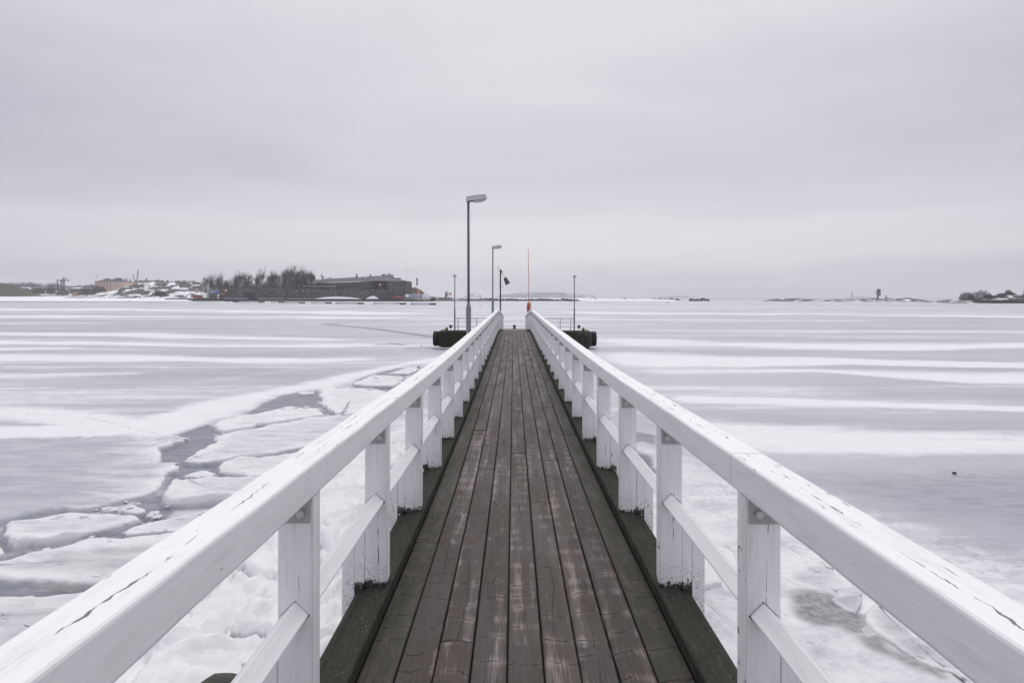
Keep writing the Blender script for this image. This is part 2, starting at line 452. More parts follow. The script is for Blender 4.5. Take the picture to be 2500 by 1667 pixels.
def kerb_material():
    m, n, b = mat('mossy_timber')
    tc = n.n('ShaderNodeTexCoord')
    rnd = n.n('ShaderNodeObjectInfo').outputs['Random']
    u, v, _ = n.sep(tc.outputs['UV'])
    off = n.m('MULTIPLY', rnd, 63.0)
    us = n.m('ADD', u, off)
    t = n.noise(n.vec(n.m('MULTIPLY', us, 2.2), n.m('MULTIPLY', v, 14.0), off), 1.6, 5, 0.68)
    c = n.mix(t, (0.024, 0.026, 0.020), (0.064, 0.063, 0.053))
    grit = n.noise(n.vec(n.m('MULTIPLY', us, 26.0), n.m('MULTIPLY', v, 80.0), off), 1.0, 4, 0.7)
    c = n.mix(n.m('MULTIPLY', n.smooth(grit, 0.52, 0.74), 0.55), c, (0.135, 0.128, 0.112))
    fl = n.noise(n.vec(n.m('MULTIPLY', us, 30.0), n.m('MULTIPLY', v, 130.0), off), 1.0, 2, 0.5)
    c = n.mix(n.m('MULTIPLY', n.smooth(fl, 0.72, 0.76), 0.7), c, (0.42, 0.41, 0.39))
    n.put(b.inputs['Base Color'], c)
    b.inputs['Roughness'].default_value = 0.9; b.inputs['Specular IOR Level'].default_value = 0.10
    n.put(b.inputs['Normal'], n.bump(n.m('ADD', grit, n.m('MULTIPLY', t, 0.8)), 0.6, 0.006))
kerb_material()

def ice_material():
    m, n, b = mat('sea_ice')
    geo = n.n('ShaderNodeNewGeometry').outputs['Position']
    x, y, z = n.sep(geo)
    a = n.n('ShaderNodeAttribute', attribute_name='snow').outputs['Fac']
    ld = n.n('ShaderNodeAttribute', attribute_name='lead').outputs['Fac']
    str1 = n.noise(n.vec(n.m('MULTIPLY', x, 0.22), n.m('MULTIPLY', y, 1.6), 0.0), 1.0, 5, 0.62, 0.3)
    str2 = n.noise(n.vec(n.m('MULTIPLY', x, 1.1), n.m('MULTIPLY', y, 5.5), 3.0), 1.0, 4, 0.65, 0.2)
    tone = n.noise(n.vec(n.m('MULTIPLY', x, 0.06), n.m('MULTIPLY', y, 0.22), 7.0), 1.0, 4, 0.55)
    ice = n.mix(n.smooth(tone, 0.3, 0.7), (0.375, 0.382, 0.430), (0.480, 0.484, 0.525))
    ice = n.mix(n.m('MULTIPLY', n.smooth(str1, 0.40, 0.75), 0.35), ice, (0.545, 0.55, 0.59))
    iso = n.noise(geo, 2.1, 6, 0.72, 0.3)
    flecks = n.m('MULTIPLY', n.smooth(n.m('ADD', n.m('MULTIPLY', str2, 0.6), n.m('MULTIPLY', iso, 0.4)), 0.605, 0.635), 0.55)
    ice = n.mix(flecks, ice, (0.70, 0.70, 0.72))
    sn = n.m('ADD', a, n.m('ADD', n.m('ADD', n.m('MULTIPLY', n.m('SUBTRACT', str1, 0.5), 0.85), n.m('MULTIPLY', n.m('SUBTRACT', iso, 0.5), 0.62)), n.m('MULTIPLY', n.m('SUBTRACT', str2, 0.5), 0.42)))
    gran = n.noise(geo, 11.0, 5, 0.7)
    sn = n.m('ADD', sn, n.m('MULTIPLY', n.m('SUBTRACT', gran, 0.5), 0.55))
    # drifts show only where some snow lies
    sf = n.m('MULTIPLY', n.smooth(sn, 0.10, 0.78), n.smooth(a, 0.0, 0.18))
    snow = n.mix(n.noise(geo, 0.9, 5, 0.6), (0.715, 0.716, 0.730), (0.840, 0.838, 0.842))
    c = n.mix(sf, ice, snow)
    lt = n.noise(n.vec(n.m('MULTIPLY', x, 1.3), n.m('MULTIPLY', y, 6.0), 1.0), 1.0, 4, 0.6)
    leadc = n.mix(n.smooth(lt, 0.35, 0.72), (0.185, 0.190, 0.232), (0.300, 0.305, 0.352))
    slt = n.n('ShaderNodeAttribute', attribute_name='silt').outputs['Fac']
    leadc = n.mix(n.m('MULTIPLY', slt, 0.8), leadc, n.mix(n.smooth(gran, 0.35, 0.65), (0.225, 0.213, 0.212), (0.45, 0.44, 0.44)))
    leadc = n.mix(n.m('MULTIPLY', n.smooth(lt, 0.70, 0.80), 0.5), leadc, (0.60, 0.60, 0.63))
    c = n.mix(n.smooth(n.m('ADD', ld, n.m('ADD', n.m('MULTIPLY', n.m('SUBTRACT', str2, 0.5), 0.40), n.m('ADD', n.m('MULTIPLY', n.m('SUBTRACT', iso, 0.5), 0.45), n.m('MULTIPLY', n.m('SUBTRACT', gran, 0.5), 0.35)))), 0.14, 0.80), c, leadc)
    n.put(b.inputs['Base Color'], c)
    n.put(b.inputs['Roughness'], n.m('ADD', n.m('MULTIPLY', sf, 0.40), 0.50))
    b.inputs['Specular IOR Level'].default_value = 0.30
    hb = n.m('ADD', n.m('MULTIPLY', n.noise(geo, 7.0, 5, 0.65), n.m('ADD', n.m('MULTIPLY', sf, 0.8), 0.15)), n.m('MULTIPLY', n.noise(geo, 1.4, 3, 0.6), 1.2))
    n.put(b.inputs['Normal'], n.bump(hb, 0.42, 0.05))
    # floes: same ice, each with its own snow cover
    m, n, b = mat('floe_ice')
    geo = n.n('ShaderNodeNewGeometry').outputs['Position']
    x, y, z = n.sep(geo)
    a = n.n('ShaderNodeAttribute', attribute_name='snow').outputs['Fac']
    br = n.n('ShaderNodeAttribute', attribute_name='silt').outputs['Fac']
    s1 = n.noise(n.vec(n.m('MULTIPLY', x, 0.8), n.m('MULTIPLY', y, 3.2), 5.0), 1.0, 5, 0.65, 0.4)
    s2 = n.noise(geo, 3.0, 5, 0.68)
    sf = n.smooth(n.m('ADD', a, n.m('ADD', n.m('MULTIPLY', n.m('SUBTRACT', s1, 0.5), 0.75), n.m('MULTIPLY', n.m('SUBTRACT', s2, 0.5), 0.35))), 0.12, 0.80)
    ice = n.mix(n.smooth(s1, 0.3, 0.7), (0.400, 0.410, 0.462), (0.530, 0.537, 0.580))
    silt = n.mix(s2, (0.46, 0.435, 0.405), (0.60, 0.585, 0.565))
    sm = n.m('MULTIPLY', br, n.smooth(n.noise(n.vec(n.m('MULTIPLY', x, 0.7), n.m('MULTIPLY', y, 1.5), 2.0), 1.0, 3, 0.55), 0.42, 0.66))
    ice = n.mix(sm, ice, silt)
    snow = n.mix(s2, (0.715, 0.716, 0.730), (0.840, 0.838, 0.842))
    n.put(b.inputs['Base Color'], n.mix(sf, ice, snow))
    n.put(b.inputs['Roughness'], n.m('ADD', n.m('MULTIPLY', sf, 0.35), 0.55))
    b.inputs['Specular IOR Level'].default_value = 0.28
    hb = n.m('ADD', n.noise(geo, 9.0, 5, 0.7), n.m('MULTIPLY', n.noise(geo, 2.2, 3, 0.6), 1.6))
    n.put(b.inputs['Normal'], n.bump(hb, 0.55, 0.07))
ice_material()

simple('galvanised', (0.140, 0.145, 0.165), 0.52, 0.45, 5.0, 0.35)
simple('galvanised_light', (0.235, 0.245, 0.280), 0.5, 0.35, 3.0, 0.35)
simple('painted_plate', (0.38, 0.37, 0.365), 0.55, 0.35, 38.0)
simple('bolt_steel', (0.52, 0.51, 0.50), 0.5, 0.35, 60.0, 0.1)
simple('lamp_housing', (0.52, 0.52, 0.53), 0.65, 0.35, 14.0)
simple('lamp_glass', (0.50, 0.50, 0.49), 0.35, 0.2, 9.0)
simple('lamp_dark', (0.05, 0.05, 0.052), 0.6, 0.3, 9.0)
simple('snow_cap', (0.85, 0.85, 0.86), 0.9, 0.04, 5.0)
simple('rubber', (0.012, 0.014, 0.014), 0.7, 0.4, 7.0)
simple('bollard_iron', (0.030, 0.028, 0.020), 0.7, 0.4, 7.0)
simple('bollard_yellow', (0.42, 0.24, 0.06), 0.6, 0.5, 22.0)
simple('white_steel', (0.72, 0.72, 0.73), 0.55, 0.1, 9.0)
simple('grey_tube', (0.16, 0.16, 0.18), 0.55, 0.2, 9.0)
simple('orange_float', (0.48, 0.095, 0.060), 0.55, 0.25, 9.0)
simple('white_band', (0.75, 0.72, 0.70), 0.6, 0.1, 9.0)
simple('red_pole', (0.42, 0.055, 0.085), 0.5, 0.2, 5.0)
simple('yellow_tape', (0.70, 0.52, 0.20), 0.5, 0.2, 5.0)
simple('red_stick', (0.75, 0.10, 0.06), 0.5, 0.1, 5.0)
simple('weathered_post', (0.052, 0.052, 0.042), 0.8, 0.4, 6.0)
simple('signal_board', (0.110, 0.105, 0.108), 0.75, 0.25, 6.0)
simple('wire', (0.42, 0.42, 0.44), 0.5, 0.1, 6.0)
simple('pile_timber', (0.055, 0.055, 0.045), 0.85, 0.4, 5.0, bumpd=0.01)
simple('pontoon_deck', (0.17, 0.16, 0.145), 0.85, 0.3, 2.0)
simple('boulder', (0.070, 0.074, 0.060), 0.85, 0.5, 3.0, bumpd=0.02)
simple('buoy_blue', (0.05, 0.16, 0.42), 0.5, 0.1, 2.0)
simple('buoy_grey', (0.35, 0.36, 0.38), 0.5, 0.1, 2.0)
simple('buoy_yellow', (0.62, 0.55, 0.06), 0.5, 0.1, 2.0)
simple('scrub_dark', (0.050, 0.047, 0.046), 0.9, 0.3, 0.3, spec=0.1)
simple('debris', (0.05, 0.045, 0.04), 0.8, 0.5, 30.0)

def pontoon_material():
    m, n, b = mat('algae_concrete')
    v = n.n('ShaderNodeTexCoord').outputs['Object']
    x, y, z = n.sep(v)
    runs = n.noise(n.vec(n.m('MULTIPLY', x, 3.5), y, n.m('MULTIPLY', z, 0.5)), 1.0, 5, 0.65)
    bl = n.noise(v, 1.6, 5, 0.65)
    c = n.mix(runs, (0.019, 0.022, 0.014), (0.052, 0.053, 0.037))
    bare = n.smooth(n.m('ADD', bl, n.m('MULTIPLY', n.smooth(x, 3.2, 5.2), 0.22)), 0.60, 0.80)
    c = n.mix(n.m('MULTIPLY', bare, 0.75), c, (0.11, 0.098, 0.082))
    n.put(b.inputs['Base Color'], c)
    b.inputs['Roughness'].default_value = 0.9; b.inputs['Specular IOR Level'].default_value = 0.15
    n.put(b.inputs['Normal'], n.bump(n.noise(v, 9, 5, 0.65), 0.5, 0.02))
pontoon_material()
# ================================================================== THE ICE
def GL(pts): return [G(px, py) for px, py in pts]

# snow drifts lying across the bay: (px, py centre, half thickness px) along each drift
DRIFTS = [
    ([(1290, 762, 1.6), (1500, 764.5, 1.6), (2000, 768, 1.8), (2500, 775, 2.2), (3000, 780, 2)], 1.0),
    ([(1290, 779, .8), (1700, 781, .9), (2200, 784, .8)], .6),
    ([(1350, 829, 5), (1500, 835, 8), (1700, 838, 7), (2000, 845, 5), (2300, 846, 3.5), (2600, 842, 4), (3000, 840, 3)], .95),
    ([(1380, 866, 8), (1500, 876, 15), (1750, 878, 13), (2000, 878, 8), (2200, 884, 6), (2500, 890, 5), (3100, 898, 5)], 1.0),
    ([(1480, 905, 8), (1650, 908, 5), (2000, 905, 4), (2150, 915, 9), (2300, 922, 14), (2500, 925, 17), (3000, 925, 18)], 1.0),
    ([(1560, 958, 4), (1650, 972, 7), (1800, 978, 6.5), (2000, 984, 6), (2250, 992, 6.5), (2500, 1000, 7.5), (3000, 1012, 8)], 1.05),
    ([(1560, 1030, 22), (1650, 1050, 30), (1800, 1070, 32), (2000, 1080, 31), (2250, 1088, 32), (2500, 1097, 31), (3000, 1115, 30)], 1.1),
    ([(-900, 752, 1.6), (0, 755.5, 1.9), (300, 757.5, 2.0), (600, 761, 2.2), (1000, 766, 2), (1240, 769, 1.2)], 1.0),
    ([(-900, 772, 1.6), (0, 772.7, 1.8), (500, 774, 1.7), (1000, 776, 1.5), (1100, 777, 1)], .9),
    ([(-300, 791, 1.5), (0, 791, 1.5), (300, 790, 1.0)], .6),
    ([(-900, 813, 3), (0, 815, 3.6), (300, 817, 3.2), (600, 823, 3), (1000, 830, 2.5)], .95),
    ([(-900, 833, 2.5), (0, 834, 3), (300, 839, 3.2), (520, 846, 3.5), (800, 846, 2.8), (1050, 842, 3)], .95),
    ([(-500, 852, 2), (0, 853, 2.2), (250, 850, 2.0)], .8),
    ([(-900, 876, 7), (0, 877, 8), (250, 876, 7), (500, 879, 5.5), (700, 880, 5), (900, 876, 4.5), (1030, 871, 3)], 1.0),
    ([(-500, 888, 2), (0, 888, 2), (200, 883, 2)], .8),
    ([(-500, 917, 4), (0, 917, 4), (200, 914, 3), (420, 910, 2.5)], .55),
    ([(300, 960, 10), (520, 932, 9), (700, 905, 7), (900, 885, 5)], .35),
]
LOBE = [(-1200, 985), (-300, 992), (0, 993), (130, 996), (250, 1006), (340, 1021), (425, 995), (600, 960), (760, 930),
        (880, 905), (1000, 880), (1100, 868), (1100, 885), (1000, 893), (940, 906), (890, 922), (840, 944), (760, 956),
        (690, 966), (640, 988), (600, 1014), (540, 1026), (480, 1044), (410, 1066), (200, 1070), (0, 1078), (-300, 1086), (-1200, 1095)]
# refrozen, darker ice among the floes left of the bridge
LEADZONE = [(-600, 1085), (0, 1075), (200, 1067.5), (400, 1066), (408, 1063), (468, 1045), (506, 1034), (525, 1029), (560, 1017.5), (600, 1012.5),
            (613, 1001), (640, 985), (680, 966), (723, 957), (770, 951), (800, 944.5), (840, 942.5), (860, 931), (888, 921), (905, 912.5),
            (940, 905), (980, 895), (1012, 889), (1025, 894), (1010, 920), (985, 960), (950, 1010), (900, 1060), (845, 1120), (760, 1200),
            (690, 1300), (560, 1420), (420, 1500), (330, 1600), (200, 1667), (-100, 1667), (-400, 1400)]
DEEP = [[(599, 1014), (613, 1001), (640, 985), (680, 966), (723, 957), (770, 951), (778, 960), (772, 985), (776, 995), (800, 1006), (790, 1008), (752, 997), (701, 994), (663, 1000), (640, 1007)],
        [(405, 1065), (468, 1045), (508, 1033), (522, 1042), (525, 1052), (518, 1075), (470, 1112), (442, 1132), (396, 1131), (390, 1108), (396, 1096), (430, 1083), (470, 1071), (440, 1064)],
        [(440, 1130), (470, 1134), (500, 1150), (470, 1150), (440, 1168), (415, 1186), (400, 1200), (392, 1205), (410, 1170), (436, 1146)],
        [(340, 1217), (395, 1203), (392, 1228), (420, 1240), (400, 1268), (365, 1275), (345, 1262), (362, 1250), (352, 1238), (330, 1230)],
        [(486, 1132), (541, 1128), (520, 1146), (500, 1144)], [(526, 1158), (580, 1164), (608, 1169), (600, 1176), (560, 1174), (530, 1168)],
        [(180, 1314), (250, 1299), (305, 1289), (300, 1308), (240, 1316)], [(-200, 1372), (0, 1357), (60, 1343), (75, 1348), (30, 1364), (0, 1375), (-200, 1395)], [(-10, 1300), (4, 1290), (6, 1310), (20, 1340), (5, 1336)],
        [(-200, 1418), (0, 1422), (100, 1430), (200, 1434), (270, 1440), (220, 1448), (160, 1455), (70, 1459), (0, 1467), (-200, 1475)], [(540, 1440), (560, 1420), (670, 1380), (740, 1352), (735, 1364), (670, 1394), (600, 1417)],
        [(860, 944), (866, 930), (888, 920), (905, 912), (900, 917), (884, 927), (868, 934), (870, 945), (910, 946), (957, 945), (955, 949), (865, 947)], [(905, 914), (940, 905), (985, 896), (950, 908), (945, 916)]]
WET_R = [[(1935, 1452), (1985, 1446), (2035, 1462), (2060, 1495), (2112, 1508), (2112, 1566), (2060, 1536), (1990, 1522), (1945, 1500)],
         [(2080, 1556), (2150, 1556), (2205, 1596), (2285, 1630), (2330, 1667), (2250, 1650), (2190, 1620), (2120, 1592)]]
LEAD_R = [[(1392, 1035), (1470, 1042), (1540, 1050), (1600, 1062), (1604, 1088), (1570, 1078), (1530, 1086), (1480, 1076), (1430, 1062)],
          [(1470, 1092), (1545, 1092), (1590, 1118), (1606, 1162), (1560, 1146), (1500, 1122)]]
DARK_R = [(1830, 1150), (2000, 1136), (2250, 1134), (2500, 1138), (3000, 1150), (3000, 1330), (2500, 1296), (2250, 1262), (2050, 1215), (1900, 1180)]  # smoother grey ice, with vignette and cloud reflection painted into its tone
DARK_R2 = [(1700, 1005), (2000, 1004), (2250, 1014), (2500, 1024), (3000, 1040), (3000, 1075), (2500, 1056), (2200, 1046), (1900, 1036)]
DARK_R3 = [(2050, 940), (2300, 945), (2500, 948), (3000, 952), (3000, 995), (2500, 984), (2250, 976), (2050, 968)]
CRACKS = [([(790, 790.5), (830, 787), (900, 783), (990, 778)], 0.22, 1.0),
          ([(790, 790.5), (835, 794.5), (880, 799), (940, 806), (1000, 814), (1060, 823)], 0.55, 1.0),
          ([(925, 840), (955, 838.5), (985, 841)], 0.35, 0.8),
          ([(1000, 850), (1040, 848), (1075, 851)], 0.4, 0.7),
          ([(600, 877.5), (780, 874.5), (950, 872)], 0.05, 0.55),
          ([(0, 1002), (120, 1014), (210, 1019), (300, 1040), (400, 1062)], 0.035, 0.42),
          ([(-200, 1082), (0, 1074), (90, 1072.5), (200, 1067.5), (330, 1065.5), (400, 1066)], 0.05, 0.8),
          ([(60, 884.5), (200, 882), (345, 877)], 0.05, 0.35),
          ([(165, 842), (190, 853)], 0.06, 0.5)]

def worley(x, y, s=0):
    ix = np.floor(x); iy = np.floor(y)
    f1 = np.full(x.shape, 9.0); f2 = np.full(x.shape, 9.0)
    for a in (-1, 0, 1):
        for b in (-1, 0, 1):
            cx_ = ix + a; cy_ = iy + b
            d = np.hypot(cx_ + 0.15 + 0.7 * _h(cx_, cy_, s) - x, cy_ + 0.15 + 0.7 * _h(cx_, cy_, s + 9) - y)
            f2 = np.minimum(f2, np.maximum(f1, d)); f1 = np.minimum(f1, d)
    return f2 - f1, f1
def ice_fields(X, Y):
    silt = np.zeros(X.shape); sn = np.zeros(X.shape); lead = np.zeros(X.shape); z = np.zeros(X.shape)
    warp = (fbm(X * 0.05, Y * 0.05, 3, 3) - 0.5)
    for pts, amp in DRIFTS:
        wp = np.array([(*G(a, b), FPX * EYE / max(b - hor(a), .3) * h / max(b - hor(a), .3)) for a, b, h in pts])
        o = np.argsort(wp[:, 0]); wp = wp[o]
        yc = np.interp(X, wp[:, 0], wp[:, 1]); hw = np.interp(X, wp[:, 0], wp[:, 2])
        ends = sstep(X, wp[0, 0], wp[0, 0] + 0.12 * (wp[-1, 0] - wp[0, 0])) * (1 - sstep(X, wp[-1, 0] - 0.12 * (wp[-1, 0] - wp[0, 0]), wp[-1, 0]))
        hw = hw * (0.75 + 0.7 * fbm(X * 0.10, Y * 0.02, 11, 3))
        dy = Y - yc + warp * hw * 2.4 + hw * 1.8 * (fbm(X * 0.09, Y * 0.16, 73, 4) - .5)
        t = np.where(dy > 0, dy / (hw * 1.5 + 1e-6), -dy / (hw * 0.85 + 1e-6))
        patch = 0.36 + 1.05 * fbm(X * 0.055 + 3 * yc.mean() * .1, Y * 0.09, 71, 3)
        sn = np.maximum(sn, np.clip(amp * ends * patch, 0, 1.05) * (1 - sstep(t, 0.25, 1.85)))
    # thin wind-blown dusting between the drifts
    sn = np.maximum(sn, 0.55 * sstep(fbm(X * 0.03, Y * 0.28, 21, 5), 0.47, 0.74))
    sn = np.maximum(sn, 0.50 * sstep(fbm(X * 0.012, Y * 0.16, 24, 5), 0.50, 0.70) * sstep(Y, 25, 60))
    sn = np.maximum(sn, 0.30 * sstep(fbm(X * 0.010, Y * 0.05, 25, 4), 0.46, 0.72) * sstep(Y, 40, 120))
    d = poly_sd(X, Y, GL(LOBE))
    sn = np.maximum(sn, sstep(d + 0.8 * (fbm(X * .15, Y * .3, 5, 3) - .5), -0.9, 1.2))
    gp = poly_sd(X, Y, GL([(-700, 1006), (0, 1016), (60, 1022), (150, 1034), (100, 1044), (0, 1044), (-700, 1050)]))
    sn = np.where(gp > -0.6, sn * (1 - 0.75 * sstep(gp, -0.6, 0.8)), sn)
    # near the bridge on the right the ice is white and granular
    nr = sstep(X, 0.5, 1.2) * (1 - sstep(Y + 1.5 * (X - 4.5) + (fbm(X * .5, Y * .5, 8, 4) - .5) * 5.0, 11.0, 15.0))
    sn = np.maximum(sn, 0.60 * nr)
    nb = sstep(X, 0.4, 0.9) * (1 - sstep(X + 1.2 * (fbm(X * .5, Y * .25, 9, 3) - .5), 1.6, 3.6)) * (1 - sstep(Y, 24, 36))
    sn = np.maximum(sn, 0.62 * nb)
    # snow under and beside the bridge
    ub = (1 - sstep(np.abs(X + 1.0), 1.6, 3.4)) * (1 - sstep(Y, 12, 24)) * (X < 0.9)
    sn = np.maximum(sn, 0.95 * ub)
    # leads
    dz = poly_sd(X, Y, GL(LEADZONE))
    rag = 0.10 * (fbm(X * 3.0, Y * 3.0, 14, 3) - .5)
    inz = sstep(dz + rag, -0.03, 0.05)
    keep = np.clip(ub * 1.2, 0, 1)
    slush = 0.34 + 0.5 * (fbm(X * 1.1, Y * 1.8, 61, 4) - .5)
    deep = np.zeros(X.shape)
    for q in DEEP:
        dq = poly_sd(X, Y, GL(q)); deep = np.maximum(deep, sstep(dq + 0.16 * (fbm(X * 1.6, Y * 1.6, 62, 3) - .5), -0.14, 0.10))
    lead = np.maximum(lead, inz * (1 - keep) * np.maximum(slush, deep))
    sn = np.where(inz > .5, 0, sn)
    sn = np.maximum(sn, inz * (1 - deep) * 0.42)
    sn = np.where(inz > 0.5, np.maximum(sn, 0.95 * ub), sn)
    z = z - 0.05 * inz * (1 - keep)
    # broken plates frozen together beside the bridge
    wx_ = X + 0.35 * (fbm(X * 1.3, Y * 1.3, 81, 3) - .5); wy_ = Y + 0.35 * (fbm(X * 1.3, Y * 1.3, 82, 3) - .5)
    e1, c1 = worley(wx_ * 0.85, wy_ * 0.62, 3); e2, c2 = worley(wx_ * 2.1, wy_ * 1.7, 5)
    strip = np.clip(ub, 0, 1) * (X < -0.35) * sstep(Y, 4.5, 6.5)
    open_ = sstep(fbm(X * .5, Y * .5, 83, 3), 0.40, 0.56)
    ck = (1 - sstep(e1, 0.02, 0.10)) * open_
    ck2 = (1 - sstep(e2, 0.03, 0.12)) * sstep(fbm(X * .8, Y * .8, 84, 3), 0.50, 0.62)
    plate = strip * (0.10 * np.exp(-((e1 - .16) / .10) ** 2) + 0.05 * (1 - c1) + 0.04 * np.exp(-((e2 - .2) / .12) ** 2)) - strip * (0.07 * ck + 0.05 * ck2)
    lead = np.maximum(lead, strip * np.maximum(0.75 * ck, 0.5 * ck2))
    rstrip = 0.8 * nr * sstep(Y, 5.0, 6.5)
    ck3 = (1 - sstep(e1, 0.01, 0.06)) * sstep(fbm(X * .6, Y * .6, 85, 3), 0.46, 0.60)
    lead = np.maximum(lead, rstrip * 0.55 * ck3)
    z = z + plate - rstrip * 0.03 * ck3 + rstrip * 0.02 * np.exp(-((e1 - .12) / .08) ** 2)
    sn = sn * (1 - 0.30 * rstrip * sstep(fbm(X * .9, Y * 1.3, 86, 4), 0.50, 0.66))
    for q, amp, sf in ((DARK_R, 0.46, 1.3), (DARK_R2, 0.26, 2.0), (DARK_R3, 0.24, 2.5)):
        dq = poly_sd(X, Y, GL(q))
        k = sstep(dq + 1.1 * (fbm(X * .3, Y * .6, 19, 3) - .5), -sf, sf * .9)
        lead = np.maximum(lead, amp * k); sn = sn * (1 - 0.9 * k)
    for q in LEAD_R:
        dq = poly_sd(X, Y, GL(q))
        lead = np.maximum(lead, 0.95 * sstep(dq + 0.25 * (fbm(X * 1.2, Y * 1.2, 15, 3) - .5), -0.22, 0.22))
    for q in WET_R:
        dq = poly_sd(X, Y, GL(q))
        silt = np.maximum(silt, sstep(dq, -0.5, 0.1))
        lead = np.maximum(lead, 0.98 * sstep(dq + 0.25 * (fbm(X * 2, Y * 2, 16, 3) - .5), -0.2, 0.2))
    for pts, hw, amp in CRACKS:
        dl = line_d(X, Y, GL(pts)) + 0.35 * hw * (fbm(X * 1.1, Y * 1.1, 18, 3) - .5) * 2
        k = amp * (1 - sstep(dl, hw * 0.6, hw * 1.5))
        lead = np.maximum(lead, k)
        z = z - 0.03 * k
        z = z + 0.03 * amp * np.exp(-((dl - hw * 2.2) / (hw * 1.4)) ** 2) * (Y < 40)
    # far: shore-fast snow below the town, open water past the breakwater
    edge = sstep(Y, 352, 372) * (1 - sstep(Y, 424, 430)) * (1 - sstep(X, -215, -150))
    lead = np.maximum(lead, 0.62 * edge)
    sn = sn * (1 - edge)
    sea = sstep(Y, 900, 1000) * sstep(X, -60, 30)
    lead = np.maximum(lead, 0.42 * sea)
    sn = sn * (1 - sea)
    # relief: smooth swell, rubble snow by the bridge, low drifts
    near = 1 - sstep(Y, 30, 60)
    z = z + near * 0.035 * (fbm(X * .35, Y * .35, 31, 4) - .5)
    rub = np.clip(ub + 0.14 * nr, 0, 1)
    lump = np.abs(fbm(X * 1.15, Y * 1.15, 33, 4) - .5) * 2
    z = z + rub * near * (0.20 * (0.55 - lump) + 0.10 * (fbm(X * 3.2, Y * 3.2, 35, 3) - .5))
    z = z + 0.015 * sn * near
    return sn, lead, z, silt

def ice_sheet():
    th_f = np.linspace(R(-64), R(64), 930)
    th_c = np.linspace(R(64), R(296), 60)[1:-1]
    th = np.concatenate([th_f, th_c])
    r = [3.0]
    while r[-1] < 9300:
        q = r[-1]
        r.append(q * (1.030 if q < 9 else 1.0068 if q < 34 else 1.0105 if q < 320 else 1.024))
    r = np.array(r)
    TH, RR = np.meshgrid(th, r)
    X = RR * np.sin(TH); Y = -6.0 + RR * np.cos(TH)
    sn, lead, z, silt = ice_fields(X, Y)
    nr_, nc = X.shape
    co = np.stack([X, Y, z], -1).reshape(-1, 3)
    i = np.arange(nr_ - 1)[:, None] * nc; j = np.arange(nc)[None, :]; j2 = (j + 1) % nc
    quads = np.stack([i + j, i + nc + j, i + nc + j2, i + j2], -1).reshape(-1, 4)[:, ::-1]
    me = bpy.data.meshes.new('sea_ice')
    me.vertices.add(len(co) + 1); me.vertices.foreach_set('co', np.vstack([co, [[0, -6, 0]]]).astype(np.float32).ravel())
    fan = np.stack([np.full(nc, len(co)), (np.arange(nc) + 1) % nc, np.arange(nc)], -1)
    loops = np.concatenate([quads.ravel(), fan.ravel()])
    me.loops.add(len(loops)); me.loops.foreach_set('vertex_index', loops.astype(np.int32))
    st = np.concatenate([np.arange(len(quads)) * 4, len(quads) * 4 + np.arange(nc) * 3])
    me.polygons.add(len(st)); me.polygons.foreach_set('loop_start', st.astype(np.int32))
    me.polygons.foreach_set('use_smooth', np.ones(len(st), bool))
    for nm, arr in (('snow', sn), ('lead', lead), ('silt', silt)):
        at = me.attributes.new(nm, 'FLOAT', 'POINT')
        at.data.foreach_set('value', np.append(arr.ravel(), 0.0).astype(np.float32))
    me.update(calc_edges=True); me.validate()
    o = link('sea_ice', me, MAT['sea_ice'])
    struct(o)
ice_sheet()

